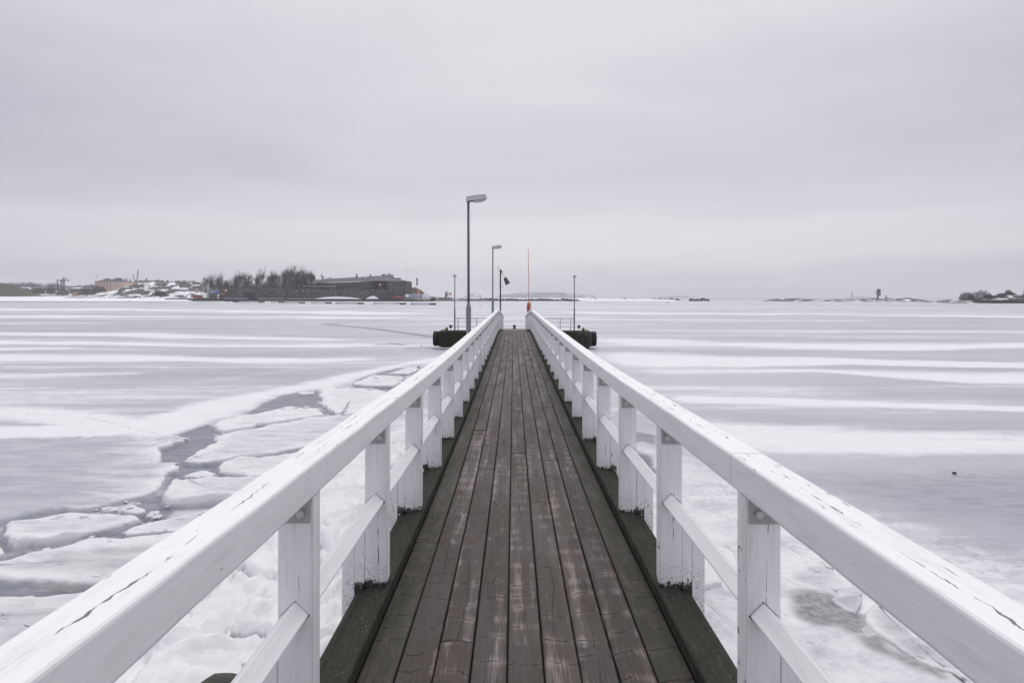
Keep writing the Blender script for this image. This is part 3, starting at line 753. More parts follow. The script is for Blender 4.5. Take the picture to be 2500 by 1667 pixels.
# ------------------------------------------------------------------ floes
def resample(poly, step):
    pts = [Vector((*p, 0)) for p in poly]; out = []
    k = len(pts)
    # rounded corners by Catmull-Rom
    for i in range(k):
        p0, p1, p2, p3 = pts[i - 1], pts[i], pts[(i + 1) % k], pts[(i + 2) % k]
        L = (p2 - p1).length; s = max(2, int(L / step))
        for q in range(s):
            t = q / s
            c = 0.5 * ((2 * p1) + (p2 - p0) * t + (2 * p0 - 5 * p1 + 4 * p2 - p3) * t * t + (3 * p1 - p0 - 3 * p2 + p3) * t ** 3)
            lin = p1.lerp(p2, t)
            c = c.lerp(lin, 0.7)
            out.append((c.x, c.y))
    return np.array(out)
EDGES = []
def floe(pxs, label, h=0.09, rim=0.10, rimw=0.22, snow=0.75, rimsnow=1.0, silt=0.0, lump=0.05, seed=0, grad=None):
    h *= 0.36; rim *= 0.52; lump *= 0.62; snow *= 0.66
    base = [G(a, b, h * 0.6) for a, b in pxs]
    dist = np.mean([b for a, b in base])
    step = 0.09 if dist < 11 else 0.12 if dist < 16 else 0.2
    ol = resample(base, step)
    k = len(ol)
    nx = ol - np.roll(ol, 1, 0)
    nrm = np.stack([nx[:, 1], -nx[:, 0]], -1); nrm /= (np.linalg.norm(nrm, axis=1, keepdims=True) + 1e-9)
    area = 0.5 * np.sum(ol[:, 0] * np.roll(ol[:, 1], -1) - np.roll(ol[:, 0], -1) * ol[:, 1])
    if area < 0: nrm = -nrm
    mr0 = float(np.median(np.linalg.norm(ol - ol.mean(0), axis=1)))
    if mr0 < 0.7: rim *= 0.25; h *= 0.8
    jag = (fbm(ol[:, 0] * 2.2, ol[:, 1] * 2.2, seed + 50, 4, 0.6) - 0.5) * 0.30 + (vnoise(ol[:, 0] * 7, ol[:, 1] * 7, seed + 5) - .5) * 0.09
    ol = ol + nrm * (jag * min(1.0, mr0 / 1.2) - min(0.020 + 0.0024 * dist, 0.08 * mr0))[:, None]
    c = ol.mean(0)
    EDGES.append((ol.copy(), nrm.copy(), h, dist))
    rad = np.linalg.norm(ol - c, axis=1)
    rings = []; zs = []; sns = []
    ins = [0.0, 0.03, 0.08, 0.15, 0.24, 0.36, 0.55]
    mr = rad.mean()
    for dd in ins:
        t = 1 - np.minimum(dd / np.maximum(rad, 0.1), 0.62 * dd / 0.55)
        rings.append(c + (ol - c) * t[:, None])
    for f in (0.55, 0.38, 0.2, 0.07):
        tl = (1 - np.minimum(0.55 / np.maximum(rad, 0.1), 0.62)) * (f + 0.25)
        rings.append(c + (ol - c) * tl[:, None])
    V = [np.column_stack([ol + nrm * 0.05, np.full(k, -0.10)])]
    S = [np.full(k, -0.15)]
    rimvar = 0.35 + 1.3 * sstep(fbm(ol[:, 0] * .8, ol[:, 1] * .8, seed + 77, 3), 0.35, 0.68)
    for q, rg in enumerate(rings):
        d_in = ins[q] if q < len(ins) else 0.6 + q * 0.2
        bumpz = (fbm(rg[:, 0] * 2.4, rg[:, 1] * 2.4, seed, 4) - .5) * 2
        fine = (fbm(rg[:, 0] * 8, rg[:, 1] * 8, seed + 3, 2) - .5) * 2
        prof = math.exp(-((d_in - 0.10) / rimw) ** 2) if d_in > 0.0 else 0.25
        zz_ = h * (0.30 if d_in == 0 else 0.8 if d_in < .05 else 1.0) + rim * rimvar * prof * (0.7 + 0.6 * bumpz) + lump * bumpz * (0.4 if d_in < .1 else 0.8) + 0.012 * fine
        if d_in == 0: zz_ = zz_ * 0.8
        V.append(np.column_stack([rg, zz_]))
        s_ = snow + (rimsnow - snow) * math.exp(-(d_in / (rimw * 1.5)) ** 2) * np.clip(rimvar, 0, 1)
        if d_in == 0: s_ = s_ * 0.45
        if grad is not None:
            s_ = s_ * np.clip(grad(rg[:, 0], rg[:, 1]), 0, 1.4)
        S.append(np.broadcast_to(s_, (k,)).astype(float))
    Vc = np.vstack(V); Sc = np.concatenate(S)
    nrg = len(V)
    zc = V[-1][:, 2].mean()
    Vc = np.vstack([Vc, [[c[0], c[1], zc]]]); Sc = np.append(Sc, S[-1].mean())
    faces = []
    for a in range(nrg - 1):
        for i in range(k):
            faces.append((a * k + i, a * k + (i + 1) % k, (a + 1) * k + (i + 1) % k, (a + 1) * k + i))
    for i in range(k): faces.append(((nrg - 1) * k + i, (nrg - 1) * k + (i + 1) % k, nrg * k))
    if area < 0: faces = [f[::-1] for f in faces]
    me = bpy.data.meshes.new('ice_floe')
    ctr = np.array([c[0], c[1], 0.0])
    me.from_pydata((Vc - ctr).tolist(), [], faces)
    me.shade_smooth()
    me.attributes.new('snow', 'FLOAT', 'POINT').data.foreach_set('value', Sc.astype(np.float32))
    me.attributes.new('silt', 'FLOAT', 'POINT').data.foreach_set('value', np.full(len(Vc), silt, np.float32))
    me.update()
    o = link('ice_floe', me, MAT['floe_ice'], None, tuple(ctr))
    tag(o, label, 'ice floe', 'broken ice floes beside the footbridge')
    return o

xg = lambda a, b: (lambda X, Y: sstep(X / Y + 0.10 * (fbm(X * .3, Y * .8, 44, 3) - .5), a, b) * 0.95 + 0.02)
floe([(-350, 1092), (-100, 1078), (0, 1074.5), (90, 1072.5), (200, 1068), (300, 1066.5), (400, 1067), (442, 1065), (470, 1071), (427, 1086), (397, 1097), (393, 1110), (404, 1123), (385, 1129),
      (410, 1130.5), (440, 1130), (437, 1146), (414, 1166), (399, 1186), (391, 1200), (372, 1209), (338, 1217), (290, 1229), (240, 1242), (160, 1249), (100, 1259), (50, 1271), (0, 1280), (-350, 1310)],
     'widest ice floe on the left, smooth grey in the middle with white rims', 0.10, 0.09, 0.20, 0.62, 1.0, 0.0, 0.03, 1, grad=xg(-.72, -.53))
floe([(514.5, 1041), (541, 1026), (589, 1016), (618, 1013.5), (646.5, 1005), (698, 993.5), (752, 996), (776.6, 998), (797.7, 1008), (800, 1015), (752, 1020.5), (675, 1033), (598.7, 1048), (551, 1056), (522, 1051)],
     'long white floe between the two dark patches of open refrozen water', 0.16, 0.06, 0.3, 1.0, 1.0, 0, 0.05, 2)
floe([(518.4, 1074), (541, 1060), (598.7, 1051.5), (675, 1036.5), (752, 1023.5), (800, 1018.5), (870, 1010), (925, 1016), (895, 1055), (840, 1082), (780, 1088), (713.5, 1100), (675, 1111), (617.8, 1118), (579.6, 1121),
      (541, 1125), (512.6, 1130), (484, 1132), (464.8, 1130.5), (446, 1127), (472.4, 1110), (495.4, 1095), (516.4, 1078)],
     'broad pale floe right of the dark lead, running under the railing', 0.12, 0.07, 0.2, 0.72, 1.0, 0, 0.03, 3)
floe([(518.4, 1146), (541, 1132), (579.6, 1126), (627, 1122.5), (675, 1116), (740, 1105), (800, 1097), (828, 1118), (780, 1148), (700, 1163), (606, 1168), (579.6, 1163), (541, 1157)],
     'rounded white floe with a dark gap under its lower edge, near the railing', 0.16, 0.09, 0.25, 0.85, 1.0, 0, 0.05, 4)
floe([(388, 1227), (394, 1208), (407, 1192), (426.5, 1183), (449.5, 1171.5), (457, 1171.5), (500, 1169), (522, 1169), (560, 1175), (598.7, 1176), (660, 1180), (705, 1192), (640, 1216), (560, 1226), (507, 1231), (465, 1234), (426.5, 1234), (392, 1231)],
     'pale floe with a heap of white snow on its left end', 0.11, 0.20, 0.22, 0.70, 1.0, 0, 0.05, 5)
floe([(447.5, 1163.7), (474, 1152), (503, 1148), (528, 1157), (512.6, 1166.5), (484, 1168.5)], 'small white floe above the snow-heaped floe', 0.09, 0.06, 0.15, 0.95, 1.0, 0, 0.05, 6)
floe([(293, 1246), (306, 1233), (325, 1231), (354, 1240), (359.7, 1247.5), (335, 1256), (306, 1253)], 'small humped floe lying in the dark rubble patch', 0.16, 0.02, 0.2, 0.95, 1.0, 0, 0.06, 7)
floe([(354, 1261), (373, 1254), (398, 1255.5), (398, 1262.5), (373, 1266.5)], 'tiny grey floe in the slush, right of the humped floe', 0.04, 0.02, 0.1, 0.6, 0.8, 0, 0.02, 8)
floe([(247, 1242), (268, 1235), (291, 1236), (287, 1245.5), (258, 1247.5)], 'tiny pale floe in the slush, left of the humped floe', 0.06, 0.03, 0.1, 0.8, 0.9, 0, 0.03, 9)
floe([(6, 1291), (16, 1277.5), (82, 1269), (122, 1261), (173, 1254), (245, 1253), (296, 1255), (335, 1261), (357, 1271), (326.5, 1280), (302, 1286), (245, 1300), (184, 1314.5), (143, 1325), (92, 1335), (47, 1337), (26.5, 1339), (12, 1325), (2, 1307)],
     'oval floe with a thick crumbly white rim all round', 0.13, 0.14, 0.20, 0.78, 1.0, 0.1, 0.03, 10)
floe([(306, 1291), (359, 1276), (408, 1263.5), (480, 1248), (540, 1242), (600, 1250), (560, 1280), (480, 1299), (398, 1300), (347, 1306), (302, 1310), (291, 1305)],
     'flat grey-white floe between the oval rimmed floe and the railing', 0.10, 0.05, 0.15, 0.72, 0.95, 0, 0.03, 11)
floe([(281.6, 1314), (347, 1311), (400, 1305.5), (480, 1306), (560, 1302), (590, 1330), (540, 1380), (440, 1415), (300, 1436), (250, 1438), (194, 1433), (163, 1435), (102, 1429), (41, 1427), (0, 1420.6), (-120, 1410), (-150, 1392), (-60, 1382),
      (0, 1376), (30.6, 1366), (61, 1356), (110, 1343), (214, 1319)], 'large floe stained faintly brown, below the oval rimmed floe', 0.13, 0.06, 0.25, 0.52, 0.95, 0.85, 0.04, 12)
floe([(-70, 1330), (0, 1334), (12, 1338.5), (20, 1348), (0, 1355), (-70, 1366)], 'white floe corner at the left picture edge, left of the oval rimmed floe', 0.14, 0.05, 0.15, 0.95, 1.0, 0, 0.05, 13)
floe([(-120, 1472), (0, 1467), (30.6, 1465), (65, 1458.5), (86, 1462), (114, 1460), (163, 1455), (220, 1447), (330, 1452), (400, 1472), (380, 1560), (300, 1667), (150, 1720), (0, 1720), (-170, 1620)],
     'grey floe with ragged snow edge in the lower left corner', 0.14, 0.12, 0.20, 0.58, 1.0, 0.5, 0.04, 14)
floe([(535, 1442), (600, 1417), (675, 1394), (740, 1364), (800, 1335), (850, 1345), (815, 1500), (760, 1600), (680, 1720), (300, 1720), (350, 1610), (450, 1500)],
     'thick lumpy snow bank against the bridge, below the nearest left post', 0.26, 0.06, 0.35, 1.0, 1.0, 0, 0.12, 15)
floe([(548, 1424), (612, 1366), (690, 1332), (740, 1298), (800, 1290), (790, 1325), (735, 1352), (672, 1376), (610, 1402)],
     'lumpy white floe behind the nearest left post', 0.20, 0.10, 0.25, 0.95, 1.0, 0, 0.10, 16)
floe([(774, 959.5), (779.6, 952.5), (798.7, 947), (827.4, 946), (865.7, 948), (919, 950), (945, 959), (958, 975), (930, 1000), (880, 1013), (837, 1018), (804.5, 1005), (791, 994), (776, 982)],
     'smooth rounded white floe right of the upper dark lead', 0.20, 0.05, 0.4, 1.0, 1.0, 0, 0.04, 17)
floe([(857, 940), (867, 931.5), (886, 926.5), (901, 917), (946, 917), (990, 918), (985, 935), (957, 943), (913.5, 943)],
     'white floe above the rounded floe, close to the far railing', 0.14, 0.05, 0.3, 0.95, 1.0, 0, 0.04, 18)
floe([(944, 913.5), (971, 904), (1000, 898), (1025, 895), (1020, 906), (990, 914.5), (952, 914.5)], 'farthest white floe, wedge-shaped beside the railing', 0.14, 0.04, 0.3, 0.95, 1.0, 0, 0.04, 19)
floe([(724, 958.5), (745, 955.5), (766, 955.7), (771, 959.5), (741, 962.5)], 'thin white sliver of ice at the top of the upper dark lead', 0.08, 0.03, 0.2, 0.9, 1.0, 0, 0.03, 20)
floe([(1912, 1414.6), (1935, 1386), (1971, 1376), (2025.5, 1383), (2080, 1418), (2098, 1436), (2061.7, 1443), (2007.4, 1448), (1953, 1436)],
     'oval translucent grey floe right of the nearest right post', 0.12, 0.05, 0.2, 0.55, 0.75, 0.3, 0.03, 21)
floe([(2025.5, 1465), (2061.7, 1452), (2101, 1448), (2112, 1461.7), (2108.7, 1483), (2096, 1500), (2061.7, 1493)], 'small rounded grey floe beside the dark slush on the right', 0.16, 0.04, 0.15, 0.45, 0.6, 0.4, 0.03, 22)
floe([(2098, 1491), (2112, 1481), (2134, 1467), (2242.5, 1553), (2351, 1625), (2400, 1690), (2315, 1643), (2242.5, 1620), (2188, 1583), (2141, 1551), (2108.7, 1530)],
     'long grey floe edge slanting down to the lower right corner', 0.16, 0.05, 0.2, 0.50, 0.75, 0.4, 0.04, 23)
floe([(2101.4, 1536), (2126.8, 1523), (2148.5, 1536), (2144.8, 1554.5), (2116, 1554.5)], 'small yellowish lump of ice in the dark slush on the right', 0.13, 0.02, 0.1, 0.45, 0.5, 0.8, 0.03, 24)
floe([(1625, 1400), (1690, 1380), (1760, 1392), (1775, 1430), (1715, 1445), (1640, 1440)], 'broken snow hump beside the bridge, left of the nearest right post', 0.22, 0.10, 0.3, 1.0, 1.0, 0, 0.12, 25)

# crumbs broken from the floe edges
g = random.Random(31)
bm0 = bmesh.new(); bmesh.ops.create_icosphere(bm0, subdivisions=1, radius=1)
iv = np.array([v.co[:] for v in bm0.verts]); fi = np.array([[v.index for v in f.verts] for f in bm0.faces]); bm0.free()
CV, CF = [], []
for ol, nr2, h_, dist in EDGES:
    cnt = int(len(ol) * (0.5 if dist < 14 else 0.25))
    for _ in range(cnt):
        i = g.randrange(len(ol))
        if vnoise(np.array([ol[i, 0] * .9]), np.array([ol[i, 1] * .9]), 4)[0] < .42: continue
        r_ = g.choice((.015, .02, .02, .03, .03, .04, .055)) * (1 if dist < 14 else 1.5)
        o_ = g.uniform(-.22, .05)
        c_ = np.array([ol[i, 0] + nr2[i, 0] * o_, ol[i, 1] + nr2[i, 1] * o_, h_ * (0.9 if o_ < 0 else -.2) + r_ * .25])
        b_ = iv * (r_ * (0.75 + 0.5 * fbm(iv[:, 0] * 1.7 + i, iv[:, 1] * 1.7 + iv[:, 2], i % 97, 2))[:, None]) * np.array([g.uniform(.8, 1.7), g.uniform(.8, 1.5), g.uniform(.35, .7)])
        CF.append(fi + len(CV) * len(iv)); CV.append(b_ + c_)
CV = np.vstack(CV); CF = np.vstack(CF)
me = bpy.data.meshes.new('ice_rubble'); me.from_pydata(CV.tolist(), [], CF.tolist())
me.attributes.new('snow', 'FLOAT', 'POINT').data.foreach_set('value', np.full(len(CV), .9, np.float32))
me.attributes.new('silt', 'FLOAT', 'POINT').data.foreach_set('value', np.zeros(len(CV), np.float32))
struct(link('ice_rubble', me, MAT['floe_ice']), 'stuff', 'crumbs of white ice strewn along the broken floe edges', 'ice rubble')

# ================================================================== THE FOOTBRIDGE
_pk = [(-6, 1.34), (-3, 1.37), (0, 1.405), (1, 1.422), (2.3, 1.446), (3.4, 1.464), (4.9, 1.491), (7, 1.510), (11, 1.510), (15, 1.505), (19, 1.498), (22, 1.490), (25, 1.480), (27.5, 1.474),
       (29.2, 1.482), (31, 1.515), (33, 1.585), (35, 1.680), (38, 1.838), (43.6, 2.140), (47, 2.32)]
_px = np.array([a for a, b in _pk]); _py = np.array([b for a, b in _pk])
_s = np.gradient(_py, _px)
def kerb_z(Y):
    """height of the kerb top along the bridge"""
    i = int(np.clip(np.searchsorted(_px, Y) - 1, 0, len(_px) - 2))
    h = _px[i + 1] - _px[i]; t = (Y - _px[i]) / h
    v = (2*t**3-3*t**2+1)*_py[i] + (t**3-2*t**2+t)*h*_s[i] + (-2*t**3+3*t**2)*_py[i+1] + (t**3-t**2)*h*_s[i+1]
    return EYE - v
XC = 0.052                                  # the camera stands a little left of the middle
KERB = 0.066
YA, YB = -3.2, 43.7
bridge = empty('footbridge', (XC, YA, kerb_z(YA) - KERB))
tag(bridge, 'long narrow timber footbridge with dark plank deck and white wooden railings', 'footbridge')
BO = Vector(bridge.location)

rg = random.Random(11)
def timber(name, prof, y0, y1, zfun, m, parent, step=0.6, smooth=False, jx=0.0, jz=0.0, twist=0.0, wob=0.0):
    """a sawn length with outline prof [(x, z, v)] following the bridge line; uv in metres"""
    k = len(prof)
    ny = max(1, int(math.ceil((y1 - y0) / step)))
    ym = 0.5 * (y0 + y1); zm = zfun(ym)
    vs = []; us = []
    for i in range(ny + 1):
        yy = y0 + (y1 - y0) * i / ny
        zz_ = zfun(yy)
        tt = (i / ny - 0.5)
        wx, wz = rg.gauss(0, wob), rg.gauss(0, wob)
        for (px_, pz_, pv_) in prof:
            vs.append((px_ + jx * tt + wx, yy - ym, zz_ - zm + pz_ + jz * tt + twist * px_ + wz)); us.append((yy - y0, pv_))
    fs = []
    for i in range(ny):
        for j in range(k):
            fs.append((i * k + j, i * k + (j + 1) % k, (i + 1) * k + (j + 1) % k, (i + 1) * k + j))
    fs.append(tuple(range(k - 1, -1, -1))); fs.append(tuple(range(ny * k, ny * k + k)))
    me = bpy.data.meshes.new(name)
    me.from_pydata(vs, [], fs)
    uvl = me.uv_layers.new(name='UVMap')
    buf = []
    for p in me.polygons:
        li = list(p.vertices)
        wrap = len(li) == 4 and any(q % k == 0 for q in li) and any(q % k == k - 1 for q in li)
        for q in li:
            u_, v_ = us[q]
            if wrap and q % k == 0: v_ = prof[-1][2] + 0.002
            buf += [u_, v_]
    uvl.data.foreach_set('uv', buf)
    if smooth: me.shade_smooth()
    me.update()
    bm = bmesh.new(); bm.from_mesh(me); bmesh.ops.recalc_face_normals(bm, faces=bm.faces); bm.to_mesh(me); bm.free()
    o = link(name, me, MAT[m], parent)
    o.location = Vector((XC, ym, zm)) - BO
    return o

def rrect(w_, h_, r, seg=3, x0=0.0, z0=0.0):
    """rounded outline from the bottom middle round; v measured from the top middle"""
    pts = []
    for cx_, cz_, a0 in ((w_/2 - r, r, -90), (w_/2 - r, h_ - r, 0), (-w_/2 + r, h_ - r, 90), (-w_/2 + r, r, 180)):
        for q in range(seg + 1):
            a = R(a0 + 90 * q / seg)
            pts.append((cx_ + r * math.cos(a), cz_ + r * math.sin(a)))
    out = []; L = 0; acc = []
    for i, p in enumerate(pts):
        if i: L += math.hypot(p[0] - pts[i-1][0], p[1] - pts[i-1][1])
        acc.append(L)
    # arc length at the top middle
    it = (seg + 1) * 2 - 1
    mid = 0.5 * (acc[it] + acc[it + 1])
    return [(x0 + p[0], z0 + p[1], mid - a) for p, a in zip(pts, acc)]

# deck planks: nine across, butt-jointed out of step
PW = 0.1498
deck_z = lambda Y: kerb_z(Y) - KERB
JOINTS = {0: [1.9, 4.3], 2: [3.02], 4: [2.98], 6: [2.97], 1: [0.6, 4.9], 3: [4.4], 5: [5.2], 7: [1.2, 5.9], 8: [2.2, 3.95]}
for i in range(9):
    xc = (i - 4) * PW
    ys = [YA] + sorted(JOINTS.get(i, []))
    while ys[-1] < YB - 1.5:
        ys.append(ys[-1] + rg.choice([3.2, 3.6, 3.9, 4.2, 2.6]))
    ys[-1] = YB
    ys = [q for q in ys if q <= YB]
    if ys[-1] < YB: ys.append(YB)
    for a, b_ in zip(ys[:-1], ys[1:]):
        if b_ - a < 0.3: continue
        wd = PW - rg.uniform(0.006, 0.009)
        lift = rg.uniform(-0.003, 0.002)
        cup = rg.uniform(-0.0015, 0.003)
        hw = wd / 2
        pr = [(-hw, -0.05, -hw - 0.05), (hw, -0.05, hw + 0.05), (hw, -0.006, hw + 0.006), (hw - 0.005, -0.0005, hw), (hw * 0.5, cup * 0.7, hw * 0.5), (0, cup, 0), (-hw * 0.5, cup * 0.7, -hw * 0.5), (-hw + 0.005, -0.0005, -hw), (-hw, -0.006, -hw - 0.006)]
        pr = [(x_ + xc, z_ + lift, v_) for x_, z_, v_ in pr]
        timber('deck_plank', pr, a + 0.0025, b_ - 0.0025, deck_z, 'deck_wood_mossy' if i in (0, 8) else 'deck_wood', bridge, 0.6, jx=rg.uniform(-.002, .002))

pr = [(-.79, -.085, -.79), (.79, -.085, .79), (.79, -.056, .79), (-.79, -.056, -.79)]
timber('gap_shade_sheet', pr, YA, YB, deck_z, 'pile_timber', bridge, 0.6)  # dark sheet added under the planks so the gaps read as shade
# kerb boards, edge boards and bearers
for s in (-1, 1):
    y = YA
    while y < YB - 0.2:
        y1 = min(YB, y + rg.choice([3.6, 4.1, 4.6]))
        if YB - y1 < 1.0: y1 = YB
        hw = 0.058
        pr = [(-hw, -0.066, -.13), (hw, -0.066, .13), (hw, -0.006, .064), (hw - .006, 0, .058), (0, 0.001, 0), (-hw + .006, 0, -.058), (-hw, -0.006, -.064)]
        timber('kerb_board', [(x_ * s + s * 0.733, z_, v_) for x_, z_, v_ in pr], y + .002, y1 - .002, kerb_z, 'mossy_timber', bridge, 0.6, jx=rg.uniform(-.003, .003))
        pr = [(-.0215, -0.24, -.25), (.0215, -0.24, .25), (.0215, -.004, .022), (0, 0, 0), (-.0215, -.004, -.022)]
        timber('edge_board', [(x_ * s + s * 0.8145, z_ - 0.012, v_) for x_, z_, v_ in pr], y + .002, y1 - .002, kerb_z, 'mossy_timber', bridge, 0.6)
        y = y1
    pr = [(-.06, -.42, -.3), (.06, -.42, .3), (.06, -.12, .06), (-.06, -.12, -.06)]
    timber('bearer', [(x_ + s * 0.5, z_, v_) for x_, z_, v_ in pr], YA, YB, kerb_z, 'pile_timber', bridge, 1.0)
for yy in np.arange(-1.5, 42, 5.4):
    for s in (-1, 1):
        MB().bar((s * 0.5, 0, 0), (s * 0.5, 0, kerb_z(yy) - 0.42 + 0.4), 0.12, 0.11, 10).build('pile', MAT['pile_timber'], bridge, Vector((XC, yy, -0.4)) - BO, smooth=False)
    MB().box(-.75, .75, -.07, .07, -.16, 0).build('cross_beam', MAT['pile_timber'], bridge, Vector((XC, yy + 0.2, kerb_z(yy) - 0.42)) - BO)

# posts
S, Y0 = 1.272, 2.170
PWD, PD = 0.112, 0.083
XP = 0.744
def post_mesh(side, h=0.806):
    """post outline x,z with the diamond housing for the mid rail cut through it"""
    hw = PWD / 2; zc = 0.431; q = 0.0475; b0, t0 = zc - 0.075, zc + 0.075
    pts = [(-hw, 0), (hw, 0), (hw, b0), (hw, zc), (hw, t0), (hw, h), (-hw, h), (-hw, t0), (-hw, zc), (-hw, b0), (0, b0), (0, t0),
           (0, zc - q), (q, zc), (0, zc + q), (-q, zc)]
    F = [(0, 1, 2, 10, 9), (7, 11, 4, 5, 6), (9, 10, 12, 15, 8), (10, 2, 3, 13, 12), (3, 4, 11, 14, 13), (11, 7, 8, 15, 14)]
    nv = len(pts)
    vs = [(x_, -PD / 2, z_) for x_, z_ in pts] + [(x_, PD / 2, z_) for x_, z_ in pts]
    fs = list(F) + [tuple(i + nv for i in f[::-1]) for f in F]
    outer = [0, 1, 2, 3, 4, 5, 6, 7, 8, 9]
    for a, b_ in zip(outer, outer[1:] + outer[:1]): fs.append((b_, a, a + nv, b_ + nv))
    for a, b_ in zip([12, 13, 14, 15], [13, 14, 15, 12]): fs.append((a, b_, b_ + nv, a + nv))
    me = bpy.data.meshes.new('post')
    me.from_pydata(vs, [], fs)
    bm = bmesh.new(); bm.from_mesh(me)
    eds = [e for e in bm.edges if abs(abs(e.verts[0].co.x) - hw) < 1e-5 and abs(abs(e.verts[1].co.x) - hw) < 1e-5 and abs(e.verts[0].co.y - e.verts[1].co.y) < 1e-5 and abs(e.verts[0].co.x - e.verts[1].co.x) < 1e-5]
    bmesh.ops.bevel(bm, geom=eds, offset=0.004, segments=2, affect='EDGES')
    bmesh.ops.recalc_face_normals(bm, faces=bm.faces)
    bm.to_mesh(me); bm.free()
    me.materials.append(MAT['post_paint'])
    return me
pm = post_mesh(1)
def box_mesh(name, x0, x1, y0, y1, z0, z1, m, bev=0.003):
    o = MB().box(x0, x1, y0, y1, z0, z1)
    me = o.mesh(name)
    bm = bmesh.new(); bm.from_mesh(me)
    if bev: bmesh.ops.bevel(bm, geom=bm.edges[:], offset=bev, segments=1, affect='EDGES')
    bmesh.ops.recalc_face_normals(bm, faces=bm.faces); bm.to_mesh(me); bm.free()
    me.materials.append(MAT[m]); return me
inner_b = {s: box_mesh('inner_board', s * .057 if s > 0 else -.107, .107 if s > 0 else -.057, -PD / 2 + .002, PD / 2 - .002, -.012, 0.345, 'post_paint') for s in (-1, 1)}
outer_b = {s: box_mesh('outer_board', .1085 if s > 0 else -.173, .173 if s > 0 else -.1085, -PD / 2 + .004, PD / 2 - .004, -.40, 0.262, 'board_paint') for s in (-1, 1)}
plate = {s: box_mesh('bracket_plate', -.046 if s > 0 else -.054, .054 if s > 0 else .046, -PD / 2 - .0065, -PD / 2 - .0005, .726, .8055, 'painted_plate', 0.0012) for s in (-1, 1)}
bolt_me = MB().lathe([(0.0135, 0), (0.0135, 0.009), (0.010, 0.0115)], k=6, axis='y').mesh('bolt')
bolt_me.materials.append(MAT['bolt_steel'])
for k in range(-4, 33):
    yy = Y0 + k * S + PD / 2
    if yy < YA + 0.1: continue
    for s in (-1, 1):
        zz_ = kerb_z(yy)
        p = bpy.data.objects.new('post', pm); COL.objects.link(p); p.parent = bridge
        p.location = Vector((XC + s * XP, yy, zz_ + 0.0006)) - BO
        p.rotation_euler = (rg.uniform(-.004, .004), rg.uniform(-.004, .004), rg.uniform(-.012, .012))
        for nm, me in (('inner_board', inner_b[s]), ('outer_board', outer_b[s]), ('bracket_plate', plate[s])):
            c = bpy.data.objects.new(nm, me); COL.objects.link(c); c.parent = p
            if nm == 'inner_board': c.location.y = rg.uniform(-.003, .004)
            if nm == 'outer_board': c.location.z = rg.uniform(-.02, .02)
        if k < 16:
            c = bpy.data.objects.new('bolt', bolt_me); COL.objects.link(c); c.parent = p
            c.location = (-s * 0.019 + rg.uniform(-.004, .004), -PD / 2 - .0165, .757)
            c.rotation_euler = (0, rg.uniform(0, 1), 0)

# hand rails and mid rails in two-bay lengths, butted just past every second post
rail_z = lambda Y: kerb_z(Y) + 0.8065
mid_z = lambda Y: kerb_z(Y) + 0.431
rr_ = rrect(0.112, 0.113, 0.011, 3)
q = 0.0435
for s in (-1, 1):
    jy = [YA] + [Y0 + k * S + 0.135 for k in range(-2, 33, 2)]
    jy = jy[:-1] + [YB] if YB - jy[-1] < 0.8 else jy + [YB]
    for a, b_ in zip(jy[:-1], jy[1:]):
        timber('hand_rail', [(x_ * 1.0 + s * 0.7385, z_, v_ * -s) for x_, z_, v_ in rr_], a + .003, b_ - .003, rail_z, 'rail_paint', bridge, 0.16, smooth=False, wob=.0007, jx=rg.uniform(-.003, .003), jz=rg.uniform(-.002, .002))
        dm = [(0, -q, .12), (q - .003, -.003, .07), (q - .003, .003, .062), (0.003, q - .003, .004), (-.003, q - .003, -.004), (-q + .003, .003, -.062), (-q + .003, -.003, -.07)]
        timber('mid_rail', [(x_ + s * XP, z_, v_ + 0.24) for x_, z_, v_ in dm], a + .002 - .09, b_ - .002 - .09, mid_z, 'rail_paint', bridge, 0.2, wob=.0007)
# ================================================================== THE LANDING PONTOON
PY0, PY1 = 44.0, 47.2
PX0, PX1, PZ = -4.90, 5.08, 1.125
pon = empty('landing_pontoon', ((PX0 + PX1) / 2, (PY0 + PY1) / 2, 0))
tag(pon, 'algae-dark concrete landing pontoon across the far end of the footbridge', 'pontoon')
hx, hy = (PX1 - PX0) / 2, (PY1 - PY0) / 2
m_ = MB()
c_ = 0.12
out = [(-hx, -hy + c_), (-hx + c_, -hy), (hx - c_, -hy), (hx, -hy + c_), (hx, hy - c_), (hx - c_, hy), (-hx + c_, hy), (-hx, hy - c_)]
vs_, fs_ = [], []
for inset, zz_ in ((0.25, -0.35), (0.22, 0.10), (0.0, 0.17), (0.0, PZ - 0.05), (0.06, PZ - 0.01)):
    for a, b_ in out:
        vs_.append((a - math.copysign(inset, a), b_ - math.copysign(inset, b_), zz_))
for r_ in range(4):
    for i in range(8): fs_.append((r_ * 8 + i, r_ * 8 + (i + 1) % 8, r_ * 8 + 8 + (i + 1) % 8, r_ * 8 + 8 + i))
fs_ += [tuple(range(7, -1, -1)), tuple(range(32, 40))]
m_.add(vs_, fs_).build('hull', MAT['algae_concrete'], pon)
MB().box(-hx + .2, hx - .2, -hy + .25, hy - .2, PZ - .006, PZ + .035).build('deck', MAT['pontoon_deck'], pon, bevel=.008)
MB().box(-hx + .5, -hx + 2.4, -hy + .9, hy - .5, PZ + .0355, PZ + .06).build('snow_patch', MAT['snow_cap'], pon, bevel=.012)
MB().box(hx - 2.3, hx - .5, -hy + .9, hy - .5, PZ + .0355, PZ + .06).build('snow_patch', MAT['snow_cap'], pon, bevel=.012)
